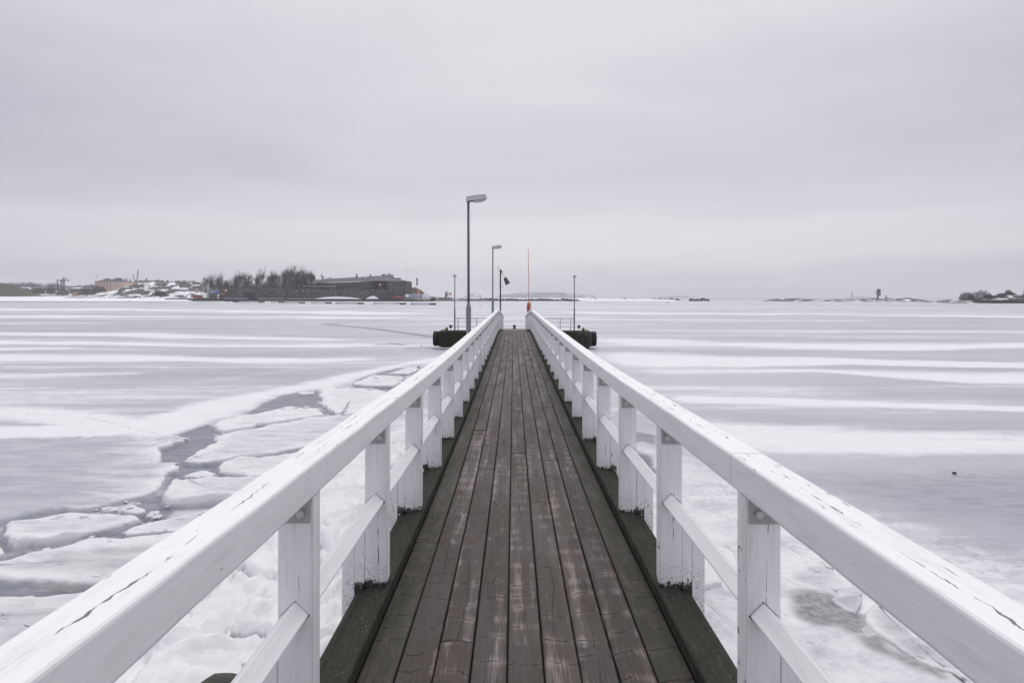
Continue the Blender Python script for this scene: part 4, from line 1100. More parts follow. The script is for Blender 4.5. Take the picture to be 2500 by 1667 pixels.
# thin ice shelf frozen to the hull at the waterline
MB().prism([(-hx - .1, .03), (-hx + 1.6, .02), (-hx + 1.5, .10), (-hx - .05, .07)], -hy - .25, -hy + .25).build('ice_ledge', MAT['snow_cap'], pon)
for i, (xx, lab) in enumerate(((PX0 - .17, 'large black tyre fender on the left end of the pontoon'), (PX1 + .15, 'large black tyre fender on the right end of the pontoon'))):
    o = MB().torus((0, 0, 0), .36, .13, 'x', 32, 12, .6).build('tyre_fender', MAT['rubber'], None, (xx, PY0 + .55, .63), smooth=True)
    tag(o, lab, 'tyre fender', 'tyre fenders on the pontoon ends')
# railings either side of the bridge landing
for s, x0, x1, lab in ((-1, -3.85, -1.15, 'low white railing on the pontoon left of the bridge'), (1, 1.25, 3.98, 'low white railing on the pontoon right of the bridge')):
    r_ = empty('pontoon_railing', ((x0 + x1) / 2, PY0 + .32, PZ + .036)); tag(r_, lab, 'railing', 'low white railings on the pontoon')
    L = x1 - x0
    MB().bar((-L / 2, 0, .79), (L / 2, 0, .79), .022).build('top_tube', MAT['grey_tube'], r_)
    for h in (.25, .52): MB().bar((-L / 2, 0, h), (L / 2, 0, h), .009).build('wire', MAT['wire'], r_)
    for xx in ((-L / 2 + .25, -L / 2 + 1.45, L / 2 - .1) if s < 0 else (-L / 2 + .1, L / 2 - .95, L / 2 - .28)):
        MB().box(xx - .035, xx + .035, -.03, .03, 0, .80).build('post', MAT['white_steel'], r_, bevel=.006)
def bollard(x, y, lab):
    o = MB().lathe([(.13, 0), (.13, .03), (.075, .04), (.07, .15), (.14, .17), (.15, .195), (.10, .215), (.075, .26), (.06, .275)], k=18).build('bollard', MAT['bollard_iron'], None, (x, y, PZ + .0355), smooth=False)
    tag(o, lab, 'bollard', 'iron mooring bollards on the pontoon')
bollard((1100.5 - CX) * 46.6 / FPX, 46.6, 'dark iron bollard at the left end of the pontoon')
bollard((1413.5 - CX) * 46.6 / FPX, 46.6, 'dark iron bollard at the right end of the pontoon')
bollard((1256 - CX) * 46.8 / FPX, 46.8, 'dark iron bollard at the back edge, in line with the bridge deck')
for px, lab in ((1091, 'short yellow-orange mooring post on the left front of the pontoon'), (1424, 'short yellow-orange mooring post on the right front of the pontoon')):
    e = empty('mooring_post', ((px - CX) * 44.25 / FPX, 44.25, PZ + .036)); tag(e, lab, 'mooring post', 'yellow mooring posts on the pontoon')
    MB().lathe([(.07, -.02), (.07, .10)], k=12).build('base', MAT['bollard_iron'], e)
    MB().lathe([(.062, .1005), (.085, .12), (.085, .19), (.05, .215)], k=12).build('cap', MAT['bollard_yellow'], e)

# ------------------------------------------------------------------ lamps
def lamp(x, y, zb, zt, zthick, lab, ang, rl=.049, ru=.0255, L=.40, wide=1.0):
    e = empty('lamp_post', (x, y, zb)); tag(e, lab, 'lamp post', 'galvanised lamp posts')
    h = zt - zb
    hk = zthick - zb
    MB().lathe([(rl, 0), (rl, hk - .03), (rl * .94, hk - .01), (rl * .62, hk + .04), (ru + .003, hk + .06), (ru + .001, hk + .07)], k=16).build('lower_pole', MAT['galvanised_light'], e, smooth=False)
    MB().lathe([(ru, hk + .05), (ru * .96, h - .09)], k=14).build('upper_pole', MAT['galvanised'], e, smooth=True)
    hd = empty('lamp_head'); hd.parent = e; hd.location = (0, 0, h - .09); hd.rotation_euler = (0, 0, ang); hd.scale = (1, wide, 1)
    # housing: shallow box that tips up towards its end, snow on top
    t = .14
    def sec(x_, hw_, z0_, z1_): return [(x_, -hw_, z0_ + x_ * t), (x_, hw_, z0_ + x_ * t), (x_, hw_ * .82, z1_ + x_ * t), (x_, -hw_ * .82, z1_ + x_ * t)]
    secs = [sec(-.045, .055, 0, .078), (sec(-.02, .062, -.004, .085)), sec(.12, .07, 0, .087), sec(L - .075, .07, 0, .088), sec(L - .05, .062, -.004, .060), sec(L - .035, .05, -.008, .02)]
    vs_ = [p for q_ in secs for p in q_]; fs_ = []
    for a in range(len(secs) - 1):
        for i in range(4): fs_.append((a * 4 + i, a * 4 + (i + 1) % 4, a * 4 + 4 + (i + 1) % 4, a * 4 + 4 + i))
    fs_ += [(3, 2, 1, 0), tuple(range(len(vs_) - 4, len(vs_)))]
    MB().add(vs_, fs_).build('housing', MAT['lamp_housing'], hd)
    secs = [sec(.10, .045, -.010, -.001), sec(.13, .055, -.048, -.001), sec(L - .10, .055, -.045, -.001), sec(L - .06, .045, -.018, -.001)]
    vs_ = [p for q_ in secs for p in q_]; fs_ = []
    for a in range(3):
        for i in range(4): fs_.append((a * 4 + i, a * 4 + (i + 1) % 4, a * 4 + 4 + (i + 1) % 4, a * 4 + 4 + i))
    fs_ += [(3, 2, 1, 0), (12, 13, 14, 15)]
    MB().add(vs_, fs_).build('diffuser', MAT['lamp_glass'], hd)
    MB().box(-.03, .10, -.04, .04, -.012, -.0005).build('collar', MAT['lamp_dark'], hd)
    vs_ = [p for q_ in (sec(-.04, .05, .0785, .086), sec(0, .06, .0865, .100), sec(.15, .066, .0885, .106), sec(L - .09, .062, .0885, .100), sec(L - .07, .05, .085, .088)) for p in q_]; fs_ = []
    for a in range(4):
        for i in range(4): fs_.append((a * 4 + i, a * 4 + (i + 1) % 4, a * 4 + 4 + (i + 1) % 4, a * 4 + 4 + i))
    fs_ += [(3, 2, 1, 0), (16, 17, 18, 19)]
    MB().add(vs_, fs_).build('snow_cover', MAT['snow_cap'], hd)
    return e
XL = (1147 - CX) * 13.4 / FPX
l1 = lamp(XL - .012, 13.4, -.05, 5.315, 3.17, 'tallest-looking lamp post, nearest, outside the left railing', .12)
l1.rotation_euler = (0, -.004, 0)
for zz_ in (1.52, 1.70): MB().box(-.01, .12, -.03, .03, zz_ - .02, zz_ + .02).build('bracket', MAT['galvanised'], l1)
l2 = lamp((1203 - CX) * 28.1 / FPX, 28.1, -.05, 5.43, 3.22, 'second lamp post along the left railing, half the height of the nearest in view', .10)
for zz_ in (1.55, 1.72): MB().box(-.01, .12, -.03, .03, zz_ - .02, zz_ + .02).build('bracket', MAT['galvanised'], l2)
lamp((1110.3 - CX) * 44.7 / FPX, 44.7, PZ + .03, 4.77, 2.62, 'small lamp post on the left half of the pontoon', R(-90), .05, .03, .34, 1.75)
lamp((1402.3 - CX) * 44.7 / FPX, 44.7, PZ + .03, 4.73, 2.62, 'small lamp post on the right half of the pontoon', R(-90), .05, .03, .34, 1.75)

# ------------------------------------------------------------------ signal arm, lifebuoy, boat hook
YS = 45.6
sg = empty('signal_post', ((1221.7 - CX) * YS / FPX, YS, PZ + .036)); tag(sg, 'weathered timber post with a hinged arm carrying a dark trapezoid board', 'signal post')
sz = lambda py: EYE - (py - hor(1222)) * YS / FPX - (PZ + .036)
sx = lambda px: (px - 1221.7) * YS / FPX
MB().box(-.045, .045, -.045, .045, 0, sz(658)).build('post', MAT['weathered_post'], sg, bevel=.006)
MB().prism([(sx(1220), sz(660)), (sx(1222.3), sz(656.5)), (sx(1227), sz(664)), (sx(1224.3), sz(667.5))], -.07, -.047).build('pivot_block', MAT['weathered_post'], sg)
MB().bar((sx(1215.5), -.09, sz(648.5)), (sx(1239), -.09, sz(688)), .012).build('arm', MAT['wire'], sg)
MB().bar((sx(1215.5), -.09, sz(648.5)), (sx(1215.3), -.09, sz(656)), .010).build('arm', MAT['wire'], sg)
MB().bar((sx(1215.3), -.09, sz(656)), (sx(1234), -.09, sz(682)), .007).build('stay', MAT['wire'], sg)
MB().prism([(sx(1229.2), sz(680)), (sx(1235.8), sz(676.3)), (sx(1245.6), sz(691)), (sx(1234.6), sz(697))], -.115, -.093).build('signal_board', MAT['signal_board'], sg)
MB().bar((sx(1215.6), -.09, sz(652)), (sx(1219), -.06, sz(702)), .005).build('pull_wire', MAT['wire'], sg)
MB().bar((0, -.03, sz(700)), (sx(1227.5), -.03, sz(699.5)), .014).build('peg', MAT['weathered_post'], sg)

YL = 44.9
st = empty('lifebuoy_stand', ((1295.5 - CX) * YL / FPX, YL, PZ + .036)); tag(st, 'white post carrying the lifebuoy at the right end of the bridge', 'stand')
MB().box(-.04, .04, -.04, .04, 0, 1.85).build('post', MAT['white_steel'], st, bevel=.006)
MB().box(-.16, -.041, -.02, .02, 1.62, 1.66).build('hook', MAT['grey_tube'], st)
lb = empty('lifebuoy', ((1290 - CX) * YL / FPX, YL - .02, 2.69)); tag(lb, 'orange lifebuoy seen edge-on beside the right railing end', 'lifebuoy')
lb.rotation_euler = (0, R(4), R(5))
MB().torus((0, 0, 0), .27, .075, 'x', 36, 12).build('ring', MAT['orange_float'], lb, smooth=True)
for a in (45, 135, 225, 315):
    t_ = R(a); mt = MB()
    mt.torus((0, 0.27 * math.cos(t_), 0.27 * math.sin(t_)), .074, .011, 'x', 14, 6)
    b_ = mt.build('white_band', MAT['white_band'], lb, smooth=True)
    b_.data.transform(Matrix.Translation((0, 0.27 * math.cos(t_), 0.27 * math.sin(t_))) @ Matrix.Rotation(t_, 4, 'X') @ Matrix.Rotation(R(90), 4, 'Z') @ Matrix.Rotation(R(90), 4, 'Y') @ Matrix.Translation((0, -0.27 * math.cos(t_), -0.27 * math.sin(t_))))
bh = empty('boat_hook', P(1292.6, 771, YL - .12)); tag(bh, 'tall thin red rescue pole with a yellow band beside the lifebuoy', 'rescue pole')
ptop = P(1289.3, 608, YL - .12) - Vector(bh.location)
bh.location = bh.location - Vector((0, 0, bh.location.z - PZ - .036)); ptop = P(1289.3, 608, YL - .12) - Vector(bh.location)
MB().bar((0, 0, 0), ptop, .022, .015).build('shaft', MAT['red_pole'], bh)
MB().bar(ptop * .775, ptop * .785, .027, .027, 12).build('yellow_band', MAT['yellow_tape'], bh)

# ------------------------------------------------------------------ small things on the ice
gx, gy = G(1171.5, 752)
o = MB().bar((0, 0, -.2), (.13, 0, 1.12), .05, .045).build('marker_stick', MAT['red_stick'], None, (gx, gy, 0)); tag(o, 'short red marker stick leaning in the ice behind the bridge', 'marker stick')
def lump(name, px, py, r, m, lab, cat, seed=0, sq=(1, 1, .6), z=0.0, grp=None):
    gx, gy = G(px, py)
    bm = bmesh.new(); bmesh.ops.create_icosphere(bm, subdivisions=3, radius=r)
    for v in bm.verts:
        d_ = v.co.normalized()
        v.co *= 0.7 + 0.6 * float(fbm(d_.x * 1.8 + seed + d_.z, d_.y * 1.8 + d_.z, seed, 3))
        v.co.x *= sq[0]; v.co.y *= sq[1]; v.co.z *= sq[2]
    me = bpy.data.meshes.new(name); bm.to_mesh(me); bm.free(); me.shade_smooth()
    o = link(name, me, MAT[m], None, (gx, gy, z)); tag(o, lab, cat, grp); return o
lump('debris', 2331, 1158, .030, 'debris', 'small dark scrap lying on the grey ice at right', 'debris', 3, (1.5, 1, .7), .03)
lump('debris', 1028, 846, .045, 'debris', 'small dark lump on the ice left of the pontoon', 'debris', 5, (1.3, 1, .6), .03)
lump('boulder', 562, 1735, .20, 'boulder', 'dark mossy boulder half buried in snow in front of the nearest left post', 'boulder', 7, (1.5, .8, .7), .14)
lump('buoy', 1263, 737, .42, 'buoy_blue', 'small blue mooring buoy frozen in behind the middle of the bridge', 'buoy', 1, (1, 1, 1), .2, 'mooring buoys in the ice')
lump('buoy', 1393, 737, .42, 'buoy_blue', 'blue mooring buoy just left of the right pontoon lamp', 'buoy', 2, (1, 1, 1), .2, 'mooring buoys in the ice')
lump('buoy', 1631, 739, .42, 'buoy_blue', 'blue mooring buoy below the right end of the breakwater', 'buoy', 4, (1, 1, 1), .2, 'mooring buoys in the ice')
lump('buoy', 1482, 738, .36, 'buoy_grey', 'grey mooring buoy below the middle of the breakwater', 'buoy', 6, (1, 1, .8), .15, 'mooring buoys in the ice')
lump('buoy', 316, 735.5, .45, 'buoy_yellow', 'yellow mooring buoy below the rocky snowy hill', 'buoy', 6, (1, 1, .9), .2, 'mooring buoys in the ice')
# ================================================================== FAR SHORES
def rock_material(name, dark, light, snowy, sc_=0.16):
    m, n, b = mat(name)
    geo = n.n('ShaderNodeNewGeometry')
    pos = geo.outputs['Position']
    nz = n.sep(geo.outputs['Normal'])[2]
    x, y, z = n.sep(pos)
    q_ = n.vec(x, y, n.m('MULTIPLY', z, 2.6))
    f = n.noise(q_, sc_ * 2, 5, 0.65)
    c = n.mix(f, dark, light)
    a = n.noise(q_, sc_, 5, 0.68, 0.6)
    s = n.smooth(n.m('ADD', a, n.m('MULTIPLY', n.m('SUBTRACT', nz, 0.75), 0.30)), 0.62 - snowy, 0.68 - snowy)
    c = n.mix(s, c, (0.84, 0.84, 0.86))
    n.put(b.inputs['Base Color'], c); b.inputs['Roughness'].default_value = 0.9
    b.inputs['Specular IOR Level'].default_value = 0.15
rock_material('snowy_rock', (0.045, 0.042, 0.045), (0.15, 0.135, 0.135), 0.075, 0.085)
rock_material('low_rock', (0.050, 0.047, 0.052), (0.15, 0.14, 0.145), 0.02, 0.10)
rock_material('grass_bank', (0.040, 0.040, 0.026), (0.10, 0.095, 0.062), -0.10, 0.2)
rock_material('brown_bank', (0.075, 0.055, 0.040), (0.19, 0.145, 0.11), -0.03, 0.3)
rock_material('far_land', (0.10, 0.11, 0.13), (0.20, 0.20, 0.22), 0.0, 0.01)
rock_material('breakwater_rock', (0.030, 0.031, 0.036), (0.095, 0.095, 0.10), -0.04, 0.9)
def stone_material():
    m, n, b = mat('rubble_stone')
    pos = n.n('ShaderNodeNewGeometry').outputs['Position']
    x, y, z = n.sep(pos)
    q_ = n.vec(x, y, n.m('MULTIPLY', z, 1.6))
    cell = n.n('ShaderNodeTexVoronoi', feature='F1'); n.put(cell.inputs['Vector'], q_); cell.inputs['Scale'].default_value = 1.5
    cv = n.sep(cell.outputs['Color'])[0]
    c = n.mix(cv, (0.040, 0.042, 0.040), (0.150, 0.147, 0.144))
    c = n.mix(n.smooth(cv, 0.95, 0.98), c, (0.36, 0.355, 0.355))
    c = n.mix(n.m('MULTIPLY', n.smooth(n.noise(pos, 0.12, 4, 0.6), 0.45, 0.7), 0.6), c, (0.050, 0.055, 0.050))
    n.put(b.inputs['Base Color'], c); b.inputs['Roughness'].default_value = 0.9; b.inputs['Specular IOR Level'].default_value = 0.15
stone_material()
simple('slate_roof', (0.074, 0.077, 0.088), 0.7, 0.18, 0.3)
simple('slate_roof_pale', (0.100, 0.104, 0.120), 0.7, 0.15, 0.3)
simple('pink_render', (0.56, 0.41, 0.34), 0.85, 0.10, 0.3)
simple('pane', (0.10, 0.10, 0.115), 0.4, 0.2, 1.0)
simple('brick_dark', (0.085, 0.055, 0.055), 0.85, 0.25, 0.6)
simple('yellow_render', (0.36, 0.24, 0.12), 0.85, 0.2, 0.3)
simple('white_render', (0.70, 0.69, 0.70), 0.85, 0.12, 0.3)
simple('twigs', (0.060, 0.055, 0.060), 0.9, 0.3, 0.3, spec=0.1)
simple('bark', (0.045, 0.042, 0.042), 0.9, 0.3, 0.5, spec=0.1)
simple('conifer', (0.030, 0.036, 0.030), 0.9, 0.3, 0.5, spec=0.1)
simple('far_wood', (0.066, 0.060, 0.070), 0.9, 0.3, 0.05, spec=0.1)
simple('crane_steel', (0.14, 0.14, 0.16), 0.6, 0.2, 0.3)
simple('sign_red', (0.55, 0.07, 0.05), 0.6, 0.1, 1.0)
simple('sign_white', (0.78, 0.76, 0.73), 0.6, 0.05, 1.0)
simple('sign_orange', (0.50, 0.20, 0.08), 0.6, 0.15, 1.0)
simple('tarp_white', (0.70, 0.71, 0.74), 0.7, 0.12, 0.8)
simple('tarp_blue', (0.10, 0.20, 0.42), 0.7, 0.15, 0.8)
simple('tarp_grey', (0.26, 0.29, 0.36), 0.7, 0.2, 0.8)
simple('hull_red', (0.20, 0.060, 0.055), 0.6, 0.2, 0.8)
simple('hull_green', (0.055, 0.075, 0.075), 0.6, 0.2, 0.8)
simple('dock_timber', (0.060, 0.060, 0.066), 0.85, 0.3, 0.7)
simple('quay_stone', (0.040, 0.042, 0.040), 0.9, 0.35, 0.5)
simple('beacon_white', (0.46, 0.47, 0.50), 0.7, 0.1, 0.5)
simple('tower_panel', (0.085, 0.105, 0.125), 0.6, 0.25, 0.4)

def ridge(name, tops, Yf, depth, m, zb=0.0, rough=0.25, seed=0, nt=16, dx=2.0, peak=0.45):
    """land whose crest is seen along tops [(px, py)] from the bridge: front foot at Yf"""
    Yc = Yf + depth * peak
    xs = [(px - CX) * Yc / FPX for px, py in tops]; zs = [max(P(px, py, Yc).z, zb + 0.05) for px, py in tops]
    X = np.arange(xs[0], xs[-1], dx); k = len(X)
    H = np.interp(X, xs, zs) - zb
    env = np.minimum(1, np.minimum(X - xs[0], xs[-1] - X) / (0.04 * (xs[-1] - xs[0]) + 1e-6)); env = np.clip(env, 0, 1)
    T = np.linspace(0, 1, nt)
    V = []
    for t in T:
        s_ = sstep(np.array([t]), 0, peak)[0] if t < peak else 1 - sstep(np.array([t]), peak, 1.0)[0] * 0.98
        s_ = s_ ** 0.75
        yy = Yf + depth * t + (fbm(X * .05, X * 0 + t * 3, seed, 3) - .5) * depth * .25 * (1 - abs(2 * t - 1))
        nz_ = 1 + rough * (fbm(X * .16, X * 0 + t * depth * .16, seed + 4, 4) - .55) * 2 * (1.0 if t < peak else .6)
        V.append(np.column_stack([X, yy, zb + H * s_ * nz_ * (0.15 + 0.85 * env) - (0.4 if t in (0, 1) else 0)]))
    V = np.vstack(V)
    nn = len(T)
    f = []
    for a in range(nn - 1):
        for i in range(k - 1): f.append((a * k + i, a * k + i + 1, (a + 1) * k + i + 1, (a + 1) * k + i))
    me = bpy.data.meshes.new(name); me.from_pydata(V.tolist(), [], f); me.shade_smooth(); me.update()
    return struct(link(name, me, MAT[m]))

# ------------------------------------------------------------------ trees
def seg3(L, a, b, r0, r1):
    d = b - a; u = d.orthogonal().normalized(); w_ = d.cross(u).normalized()
    base = len(L[0])
    for p, r in ((a, r0), (b, r1)):
        for i in range(3):
            t = 2.094 * i; L[0].append(tuple(p + u * (r * math.cos(t)) + w_ * (r * math.sin(t))))
    for i in range(3):
        L[1].append((base + i, base + (i + 1) % 3, base + 3 + (i + 1) % 3, base + 3 + i))
def tree_pair(seed, spread=0.5):
    """unit-height bare tree: (trunk mesh, crown mesh)"""
    g = random.Random(seed)
    tr, cr = ([], []), ([], [])
    tips = []
    def limb(p, d, L, r, lv):
        k = 4 if lv < 2 else 3
        q_ = p; dd = d.copy()
        for i in range(k):
            dd = (dd + Vector((g.gauss(0, .15), g.gauss(0, .15), .05 if lv else 0))).normalized()
            e = q_ + dd * (L / k); r1 = r * (1 - .6 * (i + 1) / k)
            seg3(tr if lv < 2 else cr, q_, e, r * (1 - .6 * i / k), max(r1, .0015)); q_ = e
            if lv < 4 and (lv > 0 or i > 0):
                for _ in range(3 if lv == 0 else 2):
                    a = g.uniform(0, 6.283)
                    side = Vector((math.cos(a), math.sin(a), g.uniform(.0, .7))).normalized()
                    sp_ = .78 if lv == 0 else spread
                    nd = (dd * (1 - sp_) + side * sp_).normalized()
                    limb(q_, nd, L * g.uniform(.45, .65) if lv else L * (g.uniform(.50, .74) if i < 3 else g.uniform(.3, .45)), max(r1 * .55, .0018), lv + 1)
    limb(Vector((0, 0, 0)), Vector((0, 0, 1)), .66, .030, 0)
    allv = np.array(tr[0] + cr[0]); top = np.percentile(allv[:, 2], 99.7); wd = np.percentile(np.abs(allv[:, :2]), 98.5)
    res = []
    for nm, L, m in (('trunk', tr, 'bark'), ('crown', cr, 'twigs')):
        a = np.array(L[0]); a[:, 2] /= top; a[:, :2] *= .5 / wd
        me = bpy.data.meshes.new(nm); me.from_pydata(a.tolist(), [], L[1]); me.materials.append(MAT[m]); res.append(me)
    return res
TREES = [tree_pair(s, sp) for s, sp in ((3, .50), (8, .58), (14, .45), (21, .55))]
def tree(px, pt, pb, wpx, Y, lab, var=0, grp='bare trees behind the fortress wall', name='bare_tree'):
    b_ = P(px, pb, Y); h = (pb - pt) * Y / FPX; wd = wpx * Y / FPX
    e = empty(name, b_); tag(e, lab, 'tree' if name == 'bare_tree' else 'bush', grp)
    for nm, me in zip(('trunk', 'crown'), TREES[var % 4]):
        c = bpy.data.objects.new(nm, me); COL.objects.link(c); c.parent = e
        c.scale = (wd, wd, h)
    e.rotation_euler.z = px * 1.7
    return e
def twig_cloud(L, c, rx, ry, rz, k, g, r=.05, ln=1.4):
    for _ in range(k):
        a = g.uniform(0, 6.283); u = g.uniform(0, 1) ** .5; t = g.uniform(0, 1) ** .8 * math.sqrt(max(1 - u * u, .02)) * g.uniform(.82, 1.0)
        p = Vector((c[0] + rx * u * math.cos(a), c[1] + ry * u * math.sin(a), c[2] + rz * t))
        d = Vector((p.x - c[0], p.y - c[1], rz * .9)).normalized() + Vector((g.gauss(0, .3), g.gauss(0, .3), g.gauss(0, .2)))
        seg3(L, p, p + d.normalized() * ln * g.uniform(.5, 1.2), r, r * .4)
def bush(px, pt, pb, wpx, Y, lab, seed=0, m='twigs', k=500, grp='bare bushes on the shore', r=.06):
    g = random.Random(seed); b_ = P(px, pb, Y); h = (pb - pt) * Y / FPX; wd = wpx * Y / FPX
    e = empty('bare_bush', b_); tag(e, lab, 'bush', grp)
    L = ([], []); twig_cloud(L, (0, 0, 0), wd / 2, wd / 2, h * .92, k, g, r, h * .22)
    me = bpy.data.meshes.new('crown'); me.from_pydata(L[0], [], L[1]); link('crown', me, MAT[m], e)
    L = ([], [])
    for _ in range(5): seg3(L, Vector((g.gauss(0, wd * .08), g.gauss(0, wd * .08), -.4)), Vector((g.gauss(0, wd * .2), g.gauss(0, wd * .2), h * .6)), r * 2.2, r)
    me = bpy.data.meshes.new('trunk'); me.from_pydata(L[0], [], L[1]); link('trunk', me, MAT['bark'], e)
    return e
def conifer(px, pt, pb, wpx, Y, lab, seed=0):
    g = random.Random(seed); b_ = P(px, pb, Y); h = (pb - pt) * Y / FPX; wd = wpx * Y / FPX
    e = empty('conifer_tree', b_); tag(e, lab, 'tree', 'conifers')
    L = ([], [])
    for _ in range(420):
        t = g.random() ** .8; a = g.uniform(0, 6.283); rr__ = wd / 2 * (1 - t) * g.uniform(.5, 1.1)
        p = Vector((0, 0, h * (.12 + .86 * t)))
        seg3(L, p, p + Vector((rr__ * math.cos(a), rr__ * math.sin(a), -rr__ * .25 + g.gauss(0, h * .01))), h * .016, h * .006)
    me = bpy.data.meshes.new('crown'); me.from_pydata(L[0], [], L[1]); link('crown', me, MAT['conifer'], e)
    MB().bar((0, 0, -.5), (0, 0, h), h * .02, h * .004, 6).build('trunk', MAT['bark'], e)

# ------------------------------------------------------------------ shore-fast snow and land on the left
nx_, ny_ = 90, 16
V = []
for j in range(ny_):
    t = j / (ny_ - 1)
    for i in range(nx_):
        px = -900 + (470 + 900) * i / (nx_ - 1)
        Yf = 424 + 10 * float(fbm(np.array([px * .01]), np.array([0.5]), 3, 3)[0])
        Y = Yf + (820 - Yf) * t
        zz_ = (0.0 if j == 0 else 0.45) + 2.9 * t ** .9 + (0.15 * float(vnoise(np.array([px * .03]), np.array([t * 9]), 5)[0]))
        if i == nx_ - 1: zz_ *= 0.2
        V.append(((px - CX) * Y / FPX, Y, zz_ - (0.3 if j == 0 else 0)))
f = [(a * nx_ + i, a * nx_ + i + 1, (a + 1) * nx_ + i + 1, (a + 1) * nx_ + i) for a in range(ny_ - 1) for i in range(nx_ - 1)]
me = bpy.data.meshes.new('snow_field'); me.from_pydata(V, [], f); me.shade_smooth()
struct(link('snow_field', me, MAT['snow_cap']))
ridge('grass_rampart', [(-420, 700), (-200, 688), (-60, 688), (-20, 688.5), (3, 690), (20, 693), (38, 700), (52, 708), (66, 716), (84, 723)], 690, 60, 'grass_bank', 2.6, .12, 2)
ridge('shore_bank', [(-300, 716), (60, 717), (160, 719), (250, 715), (270, 719)], 800, 60, 'snowy_rock', 2.0, .4, 7, dx=3)
ridge('rocky_hill', [(222, 721), (255, 718), (275, 711), (300, 706), (330, 698), (350, 693.5), (372, 692), (395, 690.5), (420, 692), (450, 693.5), (480, 692.5), (500, 699), (515, 709), (535, 722), (545, 727)], 560, 110, 'snowy_rock', 1.2, .32, 11, 26, 1.6, .55)
ridge('town_hill', [(-300, 702), (60, 701), (140, 702), (200, 704), (260, 703), (330, 700), (420, 697), (500, 696), (560, 706)], 930, 120, 'low_rock', 2.5, .3, 12, dx=4)
# far wood above the dockyard: one grey mass
g = random.Random(5); L = ([], [])
for _ in range(300):
    px = g.uniform(-320, 330); Y = g.uniform(1120, 1260)
    pt = 690.5 + 3.0 * float(fbm(np.array([px * .02]), np.array([1.0]), 6, 3)[0]) * 2 - 2.0 + g.uniform(-1.5, 4) + (3 if 150 < px < 330 else 0)
    b_ = P(px, 708, Y); h = (708 - pt) * Y / FPX
    twig_cloud(L, b_, g.uniform(4, 7), 5, h, 70, g, .21, h * .35)
me = bpy.data.meshes.new('far_wood'); me.from_pydata(L[0], [], L[1])
struct(link('far_wood', me, MAT['far_wood']), 'stuff', 'grey-purple leafless wood along the skyline above the dockyard', 'wood')
g = random.Random(6); L = ([], [])
for _ in range(60):
    px = g.uniform(300, 520); Y = g.uniform(960, 1030)
    pt = g.uniform(687, 692); b_ = P(px, 702, Y); h = (702 - pt) * Y / FPX
    twig_cloud(L, b_, g.uniform(4, 6), 4, h, 55, g, .15, h * .35)
me = bpy.data.meshes.new('hill_wood'); me.from_pydata(L[0], [], L[1])
struct(link('hill_wood', me, MAT['far_wood']), 'stuff', 'low leafless scrub along the crest behind the rocky hill', 'scrub')

def building(name, px0, px1, pe, pb, Y, depth, wall, roof, pr, label, cat='building', windows=(), chim=(), inset=None, grp=None, hip=True):
    c = P((px0 + px1) / 2, pb, Y); s_ = Y / FPX
    hw = (px1 - px0) / 2 * s_; he = (pb - pe) * s_; hr = (pb - pr) * s_
    e = empty(name, c); tag(e, label, cat, grp)
    MB().box(-hw, hw, 0, depth, -3, he).build('wall', MAT[wall], e)
    o_ = .03 * hw; ins = min(hw * .5, depth * .6) if hip else 0
    vs_ = [(-hw - o_, -.5, he + .02), (hw + o_, -.5, he + .02), (hw + o_, depth + .5, he + .02), (-hw - o_, depth + .5, he + .02), (-hw - o_ + ins, depth / 2, hr), (hw + o_ - ins, depth / 2, hr)]
    rf = MB().add(vs_, [(0, 1, 5, 4), (1, 2, 5), (2, 3, 4, 5), (3, 0, 4), (3, 2, 1, 0)]).build('roof', MAT[roof], e)
    for (wx, wy, ww, wh) in windows:
        x_ = (wx - (px0 + px1) / 2) * s_; z_ = (pb - wy) * s_
        wn = MB().box(x_ - ww * s_ / 2 - .12, x_ + ww * s_ / 2 + .12, -.08, .1, z_ - wh * s_ / 2 - .12, z_ + wh * s_ / 2 + .12).build('window', MAT['white_render'], e)
        MB().box(x_ - ww * s_ / 2, x_ + ww * s_ / 2, -.14, -.085, z_ - wh * s_ / 2, z_ + wh * s_ / 2).build('pane', MAT['pane'], wn)
    for (cx_, ct, cw) in chim:
        x_ = (cx_ - (px0 + px1) / 2) * s_
        MB().box(x_ - cw * s_ / 2, x_ + cw * s_ / 2, depth / 2 - 1, depth / 2 + 1, he, (pb - ct) * s_).build('chimney', MAT['slate_roof'], rf)
    return e
building('apartment_house', 231, 302, 688.2, 716, 760, 14, 'pink_render', 'slate_roof', 681, 'pink rendered house with dark hip roof beside the rocky hill', 'house',
         [(x_, y_, 2.1, 4.2) for x_ in (240, 247.5, 254.5, 262, 269.5) for y_ in (692.5, 699.5)] + [(285, 693.5, 2, 4)], [(250, 679.5, 4), (256, 679.7, 3), (271.5, 680, 3), (276.5, 678, 3), (283, 678.6, 4.5), (287, 678.8, 3)])
building('apartment_house', 320, 402, 689.6, 708, 860, 14, 'pink_render', 'slate_roof', 684.2, 'long pink house with dark roof half hidden behind the rocky hill', 'house', [(329, 694, 2, 3.4)], [(324, 684, 5), (336, 683.2, 3), (350, 680, 2.6), (378, 682.5, 5), (389, 683.5, 3)])
building('barracks', 398, 478, 689.6, 705, 900, 14, 'brick_dark', 'slate_roof', 686.5, 'low dark building with a row of chimneys on the skyline', 'building', [], [(402, 684, 4), (424, 685, 3.4), (430, 684.6, 4), (441, 684.8, 4), (446, 684.8, 3), (458, 685, 2), (467, 685.2, 3.6)])
building('boat_shed', 109, 148, 712, 720, 770, 12, 'white_render', 'snow_cap', 709.5, 'low shed with a snow-white roof below the dockyard crane', 'shed')
building('low_house', 175, 193, 713.5, 720, 780, 8, 'yellow_render', 'brick_dark', 711.5, 'low ochre house between the bare bushes', 'house')
